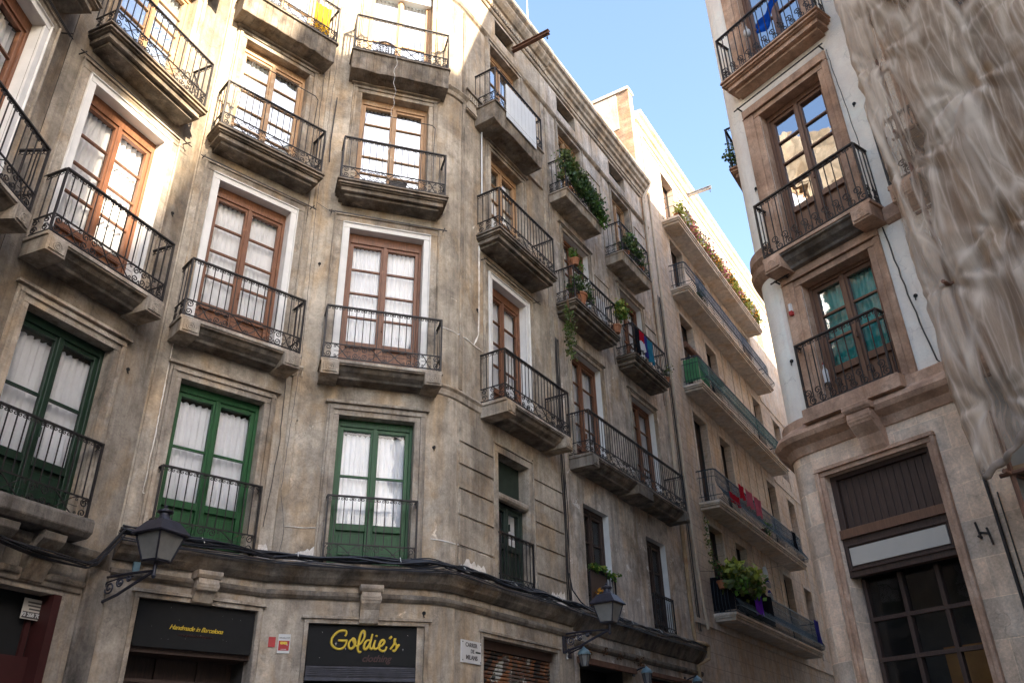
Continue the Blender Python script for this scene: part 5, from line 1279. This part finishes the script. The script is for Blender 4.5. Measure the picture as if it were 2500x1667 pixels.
# ------------------------------------------------------------------ laundry
def cloth(F, s0, s1, zt, zb, off, mat, label, cat='laundry', name='hanging_cloth', slant=0.0, n=3.0, group='laundry on the balconies', stripe=None):
    m = MB(); ph = random.uniform(0, 6)
    def fn(u, v):
        k = 1 - v; return (s0 + (s1 - s0) * u + slant * k + .01 * math.sin(v * 9), off + (.012 + .02 * k) * math.sin(u * n * 6.28 + ph + v) + .01 * math.sin(u * 3 + v * 4), zb + (zt - zb) * v + .02 * k * math.sin(u * 11 + ph))
    if stripe:
        for q, (a, b) in enumerate(((0, .45), (.45, 1.0))):
            m.slot = q; m.grid(lambda u, v: fn(u, a + (b - a) * v), 20, 6)
        o = m.build(name, [stripe, mat], None, F.m(), smooth=True)
    else:
        m.grid(fn, 24, 10); o = m.build(name, mat, None, F.m(), smooth=True)
    return tag(o, label, cat, group)
cloth(FB, 16.88, 17.10, 10.17, 9.45, .56, 'black_cloth', 'black garment hanging over the railing at the left of the washing')
cloth(FB, 17.10, 17.42, 10.18, 9.62, .57, 'red_cloth', 'bright red cloth with a white lower half on the balcony railing', stripe='white_cloth')
cloth(FB, 17.42, 17.58, 10.16, 9.55, .56, 'navy_cloth', 'dark blue strip of cloth between the red and the teal washing')
cloth(FB, 17.58, 17.95, 10.16, 9.50, .56, 'teal_cloth', 'teal towel hanging at the right of the washing')
cloth(FC, 3.45, 3.95, 7.88, 7.45, .66, 'crimson_cloth', 'crimson cloth folded over the bowed railing with towels', n=2)
cloth(FC, 4.08, 4.78, 7.90, 7.35, .66, 'rose_cloth', 'rose patterned towel next to the crimson cloth', n=1.5)
cloth(FC, 4.95, 5.65, 7.90, 7.30, .66, 'rose_cloth', 'second rose towel farther along the bowed railing', n=1.5)
cloth(FC, 2.15, 3.1, 7.32, 7.02, .70, 'crimson_cloth', 'crumpled red fabric behind the lower bars of the bowed railing', n=3)
cloth(FC, 3.10, 3.78, 4.82, 4.05, .70, 'purple_cloth', 'vivid purple cloth hanging beside the fern balcony', n=1.5)
cloth(FC, 9.9, 10.5, 4.85, 4.10, .70, 'navy_cloth', 'dark blue cloth at the far end of the lowest long balcony', n=2)
cloth(FC, 9.2, 9.7, 7.75, 7.1, .68, 'black_cloth', 'dark cloth at the far end of the bowed balcony with towels', n=2)
cloth(FA2, 4.72, 5.05, 13.6, 12.8, .34, 'yellow_cloth', 'bright yellow cloth hung behind the topmost left balcony railing')
cloth(FB, 15.0, 15.5, 10.2, 9.6, .42, 'white_cloth', 'white and pale blue washing inside the balcony with roses', n=3)
m = MB()
m.grid(lambda u, v: (-5.05 + .62 * u, .24 + .03 * math.sin(u * 14) + .03 * math.sin(v * 7), 10.60 + .50 * u * .6 + .28 * v * (.5 + .5 * u) - .14 * (1 - v) * math.sin(u * 6)), 24, 10)
tag(m.build('hanging_cloth', 'blue_cloth', None, FD.m(), smooth=True), 'bright blue crumpled shirt hung behind the top right balcony bars', 'laundry', 'laundry on the balconies')
T = thing('balcony_panel', FB.m(11.63, 12.55, .57), 'tall ribbed white panel fixed to the outside of a high balcony', 'panel')
m = MB()
for i in range(8): m.box(11.02 + i * .155, 11.17 + i * .155, .545, .56, 12.56, 13.52)
m.build('slats', 'white_panel', T, FB.m())
m = MB()
for z in (12.7, 13.4): m.box(11.02, 12.26, .53, .545, z, z + .04)
m.build('batten', 'steel', T, FB.m())
# ------------------------------------------------------------------ plants
def pot(m, s, o, z, r=.11, h=.17, slot=0): m.slot = slot; m.lathe(s, o, [(r * .68, z), (r * .95, z + h * .8), (r * 1.08, z + h * .82), (r * 1.08, z + h), (r * .9, z + h), (r * .85, z + h * .85)], 12)
def plant(F, s, z, off, label, leaves, spec, potspec=(.11, .17), group=None, name='potted_plant', stems=True):
    """spec: list of (slot, count, size, [centres], spread)"""
    T = thing(name, F.m(s, z, off), label, 'plant', group)
    if potspec:
        m = MB(); pot(m, s, off, z, *potspec); m.build('pot', 'terracotta', T, F.m())
    m = MB()
    for slot, n, size, cs, sp in spec: foliage(m, cs, sp, n, size, slot=slot)
    m.build('foliage', leaves, T, F.m())
    if stems:
        m = MB()
        for slot, n, size, cs, sp in spec[:1]:
            for c in cs[:10]: m.tube([(s, off, z + .1), ((s + c[0]) / 2 + random.uniform(-.04, .04), (off + c[1]) / 2, (z + c[2]) / 2 + .08), c], .006, 4)
        m.build('stem', 'dry_leaf', T, F.m())
    return T
rp = random.Random(21)
def line(s0, s1, o, z0, z1, n, dz=.1): return [(s0 + (s1 - s0) * i / max(1, n - 1), o + rp.uniform(-.06, .06), z0 + (z1 - z0) * i / max(1, n - 1) + rp.uniform(-dz, dz)) for i in range(n)]
plant(FB, 14.0, 12.52, .40, 'big dark green shrub spilling over a whole balcony of the middle building', ['dark_leaf', 'olive_leaf', 'bright_leaf'],
      [(0, 1500, .075, line(13.75, 15.45, .52, 13.05, 13.0, 22, .22), .09), (1, 900, .075, line(13.7, 15.3, .55, 13.40, 13.2, 16, .1), .07), (0, 500, .07, line(15.0, 15.5, .56, 12.8, 12.6, 8, .1), .08), (2, 240, .06, line(15.1, 15.5, .58, 12.9, 12.5, 8, .1), .06), (1, 260, .075, [(13.72, .45, 13.55), (13.85, .5, 13.62), (14.0, .5, 13.5), (13.65, .4, 13.3), (13.7, .4, 12.9)], .09)])
plant(FB, 14.2, 9.50, .38, 'white flowering rose bush inside the corner of a balcony railing', ['dark_leaf', 'olive_leaf', 'pale_petal'],
      [(0, 700, .06, line(13.88, 14.55, .42, 9.85, 9.9, 10, .12), .09), (1, 250, .06, line(13.88, 14.5, .46, 10.05, 10.1, 8, .1), .08), (2, 90, .05, line(13.85, 14.6, .52, 10.05, 10.05, 14, .14), .05)], (.2, .26))
plant(FB, 13.9, 10.37, .50, 'leafy red geranium in a clay pot standing on a balcony rail', ['bright_leaf', 'olive_leaf'], [(0, 150, .06, [(13.9, .5, 10.62), (13.8, .5, 10.66), (14.1, .5, 10.60), (14.2, .5, 10.5)], .05), (1, 60, .06, [(13.85, .5, 10.7)], .06)], (.11, .16))
plant(FB, 13.60, 9.3, .42, 'trailing plant hanging down in a long tail from the balcony corner', ['olive_leaf', 'bright_leaf'], [(0, 420, .055, line(13.56, 13.62, .42, 9.15, 7.95, 16, .05), .055), (1, 120, .05, line(13.55, 13.66, .42, 9.1, 8.3, 8, .05), .06)], None)
plant(FB, 15.85, 9.5, .52, 'bright yellow green bush at the right end of the rose balcony', ['bright_leaf', 'lime_leaf'], [(0, 260, .075, [(15.95, .55, 10.2), (16.05, .58, 10.35), (16.15, .6, 10.1), (16.2, .6, 10.25), (16.0, .55, 10.0)], .08), (1, 200, .075, [(16.05, .6, 10.4), (16.2, .6, 10.2), (16.0, .6, 10.15)], .08)], (.12, .2))
plant(FB, 17.2, 12.45, .36, 'mixed pot plants filling the balcony above the washing', ['dark_leaf', 'olive_leaf', 'bright_leaf'], [(0, 420, .07, line(16.95, 18.0, .45, 12.75, 12.8, 12, .12), .09), (1, 260, .09, line(17.1, 18.1, .5, 13.0, 13.05, 8, .14), .09), (2, 100, .06, line(17.2, 17.7, .5, 13.25, 13.3, 5, .1), .06)], (.15, .22))
def spiky(F, s, z, off, label, n, L, mats, group=None, potspec=(.13, .2), wid=.012):
    T = thing('potted_plant', F.m(s, z, off), label, 'plant', group)
    if potspec: m = MB(); pot(m, s, off, z, *potspec); m.build('pot', 'terracotta', T, F.m())
    m = MB()
    for _ in range(n):
        m.slot = random.randrange(len(mats)); a = random.uniform(0, 6.28); e = random.uniform(.3, 1.3); l = L * random.uniform(.6, 1.2); w = wid
        P = []
        for i in range(5):
            t = i / 4; P.append(Vector((s + math.cos(a) * l * t * math.cos(e * (1 - t * .5)) * .9, off + math.sin(a) * l * t * .6 * math.cos(e * (1 - t * .5)), z + .18 + l * (t * math.sin(e) - .45 * t * t))))
        sd = Vector((-math.sin(a), math.cos(a), 0))
        for i in range(4):
            w0, w1 = w * (1 - i / 4), w * (1 - (i + 1) / 4)
            m.face([P[i] - sd * w0, P[i] + sd * w0, P[i + 1] + sd * w1, P[i + 1] - sd * w1])
    m.build('foliage', mats, T, F.m())
spiky(FB, 18.1, 12.45, .40, 'spiky leaved plant leaning out at the right of the crowded balcony', 70, .65, ['olive_leaf', 'bright_leaf'])
plant(FB, 18.95, 9.42, .46, 'small pale flowered plant at the far corner of the washing balcony', ['olive_leaf', 'pale_petal'], [(0, 110, .05, [(18.95, .5, 9.7), (19.0, .55, 9.85)], .07), (1, 40, .045, [(19.0, .55, 9.8), (18.95, .5, 9.6)], .08)], (.1, .14))
plant(FB, 15.05, 3.70, .06, 'light green ivy trailing along the railing of the low window', ['bright_leaf', 'lime_leaf'], [(0, 260, .06, line(14.54, 15.64, .09, 3.80, 3.76, 16, .05), .035), (1, 60, .055, line(14.56, 15.6, .11, 3.83, 3.76, 9, .04), .03)], None)
plant(FB, 14.68, 2.90, .07, 'orange flowers in the lower corner of the ivy window', ['olive_leaf', 'orange_petal'], [(0, 60, .05, line(14.6, 14.8, .08, 3.0, 3.3, 5, .05), .04), (1, 90, .055, line(14.58, 14.8, .10, 2.98, 3.35, 8, .05), .04)], (.08, .1))
kinds = [(['lime_leaf', 'lime_leaf'], 'yellow green'), (['lime_leaf', 'pink_petal'], 'pink flowered'), (['olive_leaf', 'orange_petal'], 'orange flowered'), (['lime_leaf', 'pale_petal'], 'white flowered'), (['lime_leaf', 'pink_petal'], 'pale reddish')]
for i in range(18):
    s = 1.75 + i * .52; k = kinds[(i * 3 + i // 4) % 5]; h = rp.uniform(.35, .75)
    pos = 'first at its near end' if i == 0 else ('last at its far end' if i == 17 else 'second third fourth fifth sixth seventh eighth ninth tenth eleventh twelfth thirteenth fourteenth fifteenth sixteenth seventeenth'.split()[i - 1] + ' from its near end')
    plant(FC, s, 16.72, .50, f'{k[1]} pot plant on the sunlit top long balcony, {pos}', k[0], [(0, 90, .10, [(s, .55, 17.0), (s + .1, .6, 16.95 + h * .4), (s - .1, .58, 16.9)], .12), (1, 75, .09, [(s, .62, 16.95 + h * .6), (s + .12, .62, 17.1), (s - .1, .64, 16.9)], .12)], (.12, .18), 'pot plants on the top long balcony', stems=False)
plant(FC, 2.3, 4.35, .42, 'wide bushy yellow green fern spilling over the railing of the lowest long balcony', ['olive_leaf', 'lime_leaf', 'bright_leaf'], [(0, 700, .17, line(1.5, 3.5, .60, 4.75, 4.85, 14, .14), .15), (1, 620, .19, line(1.6, 3.4, .66, 4.95, 5.0, 12, .12), .15), (2, 300, .16, line(1.5, 3.5, .70, 4.7, 4.8, 10, .16), .13)], (.22, .26))
plant(FC, 1.5, 4.5, .35, 'climbing plant with reddish pot at the near end of the lowest long balcony', ['dark_leaf', 'olive_leaf'], [(0, 160, .07, [(1.4, .4, 4.9), (1.6, .45, 4.75), (1.3, .3, 5.1)], .1), (1, 140, .06, line(1.2, 1.1, .25, 5.0, 6.3, 10, .05), .05)], (.14, .2))
plant(FC, 3.3, 4.6, .52, 'dark leafed pot plant between the fern and the purple cloth', ['dark_leaf', 'dry_leaf'], [(0, 140, .07, [(3.3, .5, 4.95), (3.2, .5, 5.1)], .12), (1, 60, .06, [(3.35, .5, 4.9)], .1)], (.14, .2))
plant(FC, 6.0, 6.92, .48, 'small green plant low on the bowed balcony with towels', ['bright_leaf'], [(0, 120, .07, [(6.0, .65, 7.15), (6.1, .65, 7.0)], .1)], (.12, .16))
plant(FC, 3.3, 13.98, .40, 'little dark plant on the second long balcony from the top', ['dark_leaf'], [(0, 120, .07, [(3.3, .45, 14.5), (3.4, .45, 14.7), (3.2, .45, 14.4)], .1)], (.12, .18))
plant(FS, -1.95, 9.98, .24, 'prickly plant poking out of the small side balcony against the sky', ['dark_leaf', 'olive_leaf'], [(0, 110, .06, [(-1.7, .3, 10.2), (-1.6, .36, 10.3), (-1.5, .4, 10.15), (-1.6, .3, 10.05)], .07), (1, 60, .06, [(-1.5, .42, 10.25), (-1.5, .3, 10.4)], .06)], (.1, .16))
w_ = MB(); rv = random.Random(9)
for s0, z0 in ((14.2, 2.22), (14.9, 2.3), (15.6, 2.25), (16.3, 2.3), (16.6, 2.3)):
    x, z, q = s0, z0, []
    for i in range(12): q.append((x, .08 + .02 * math.sin(i), z)); x += rv.uniform(-.05, .09); z -= rv.uniform(-.02, .05)
    w_.slot = 0; w_.tube(q, .006, 4); foliage(w_, q, .03, 22, .05, slot=1)
tag(w_.build('dried_vine', ['dry_leaf', 'dry_leaf'], None, FB.m()), 'dry leafless vine with brown tufts over the dark bar front', 'plant')
# ------------------------------------------------------------------ small things on balconies
T = thing('garden_chair', FA3.m(1.32, 12.75, .25), 'dark round backed slatted chair on the top balcony above the shop sign', 'chair')
m = MB()
for k in range(7): m.tube([(1.16 + k * .055, .32, 12.86), (1.14 + k * .06, .33, 13.12 - .004 * (k - 3) ** 2 * 4)], .014, 4)
m.tube([(1.12 + .4 * i / 10, .33, 13.08 + .10 * math.sin(math.pi * i / 10)) for i in range(11)], .02, 5); m.build('backrest', 'dark_wood', T, FA3.m())
m = MB(); m.box(1.13, 1.52, .05, .33, 12.86, 12.89); m.build('seat', 'dark_wood', T, FA3.m())
for a in (1.15, 1.49):
    for b in (.07, .31): m = MB(); m.box(a, a + .025, b, b + .025, 12.74, 12.86); m.build('leg', 'dark_wood', T, FA3.m())
T = thing('flower_trough', FA3.m(1.72, 9.52, .25), 'dark empty plant trough behind the bars of the third floor balcony', 'trough')
m = MB(); m.hexa([(1.60, .18, 9.51), (1.86, .18, 9.51), (1.86, .32, 9.51), (1.60, .32, 9.51)], [(1.57, .16, 9.68), (1.89, .16, 9.68), (1.89, .34, 9.68), (1.57, .34, 9.68)]); m.build('trough', 'slate', T, FA3.m())
m = MB(); m.tube([(1.57, .16, 9.68), (1.89, .16, 9.68), (1.89, .34, 9.68), (1.57, .34, 9.68)], .012, 5, closed=True); m.build('rim', 'slate', T, FA3.m())
def bottle(F, s, o, z, label, mat):
    T = thing('bottle', F.m(s, z, o), label, 'bottle'); m = MB(); m.lathe(s, o, [(.035, z), (.037, z + .02), (.037, z + .17), (.014, z + .22), (.014, z + .26)], 10); m.build('body', mat, T, F.m(), smooth=True)
    m = MB(); m.lathe(s, o, [(.016, z + .26), (.016, z + .285)], 10); m.build('cap', 'red_print', T, F.m())
bottle(FD, -5.30, .08, 4.5, 'small pale bottle behind the left bars of the flat right balcony', 'marble')
m = MB(); m.lathe(-5.24, .22, [(.01, 10.98), (.02, 10.95), (.02, 10.91), (.055, 10.86), (.06, 10.80), (.04, 10.75), (.01, 10.73)], 12); m.tube([(-5.24, .22, 10.97), (-5.24, .24, 11.06)], .006, 4)
tag(m.build('light_bulb', 'marble', None, FD.m(), smooth=True), 'white bulb shaped ornament hanging from the top right balcony rail', 'bulb')
T = thing('intercom', FD.m(-5.60, 5.73), 'slim white and red device fixed on the stone beside the teal glazed window', 'device')
m = MB(); m.box(-5.625, -5.585, .05, .09, 5.72, 5.84); m.build('case', 'marble', T, FD.m()); m = MB(); m.box(-5.63, -5.58, .05, .10, 5.66, 5.72); m.build('cap', 'red_print', T, FD.m())
for s0, s1, z, l in ((-5.85, -4.15, 9.63, 'long black curtain rod on the stucco above the tall brown window'), (-5.82, -5.5, 6.27, 'short black rod on the stucco above the teal glazed window')):
    m = MB(); m.tube([(s0, .10, z), (s1, .10, z + .01)], .012, 5); m.tube([(s1 - .06, 0, z), (s1 - .06, .12, z)], .014, 5); m.tube([(s0 + .08, 0, z), (s0 + .08, .12, z)], .014, 5); tag(m.build('iron_rod', 'iron', None, FD.m()), l, 'rod')
T = thing('iron_bracket', FD.m(-3.96, 2.27, .035), 'small black iron bracket on the stone pier of the right building', 'bracket')
m = MB(); m.tube([(-4.02, .05, 2.36), (-4.0, .05, 2.18)], .012, 5); m.tube([(-3.92, .05, 2.28), (-3.90, .05, 2.10)], .012, 5); m.tube([(-4.01, .05, 2.25), (-3.91, .05, 2.22)], .012, 5); m.tube([(-4.0, .03, 2.2), (-4.0, .10, 2.2)], .014, 5); m.build('arm', 'iron', T, FD.m())
for F, s, z in ((FA3, 2.52, 7.55), (FA3, .55, 7.9), (FA1, 7.15, 7.6), (FB, 10.72, 7.8), (FB, 10.75, 4.7), (FD, -4.0, 8.35), (FD, -3.95, 5.15), (FD, -5.75, 5.1), (FD, -5.75, 8.0)): pass
# holes and spikes left in the walls are part of each wall
def holes(parent, F, pts):
    for s, z in pts: m = MB(); m.tube([(s, -.01, z), (s, .016, z)], [.03, .024], 8); m.tube([(s - .01, .0, z - .02), (s, .03, z - .07)], .008, 4); m.build('wall_socket', 'black', parent, F.m())
holes(CBL, FA3, [(2.56, 7.62), (.52, 7.9), (.43, 5.0), (2.60, 4.78), (2.52, 2.23)]); holes(CBL, FB, [(10.72, 7.8), (10.95, 5.1)]); holes(LB, FA1, [(7.1, 7.7), (6.95, 5.0)])
holes(RB, FD, [(-4.0, 8.35), (-3.95, 5.15), (-5.80, 5.05), (-5.80, 8.05)]); holes(MBL, FB, [(16.3, 7.3)])
print('objects', len(bpy.data.objects))
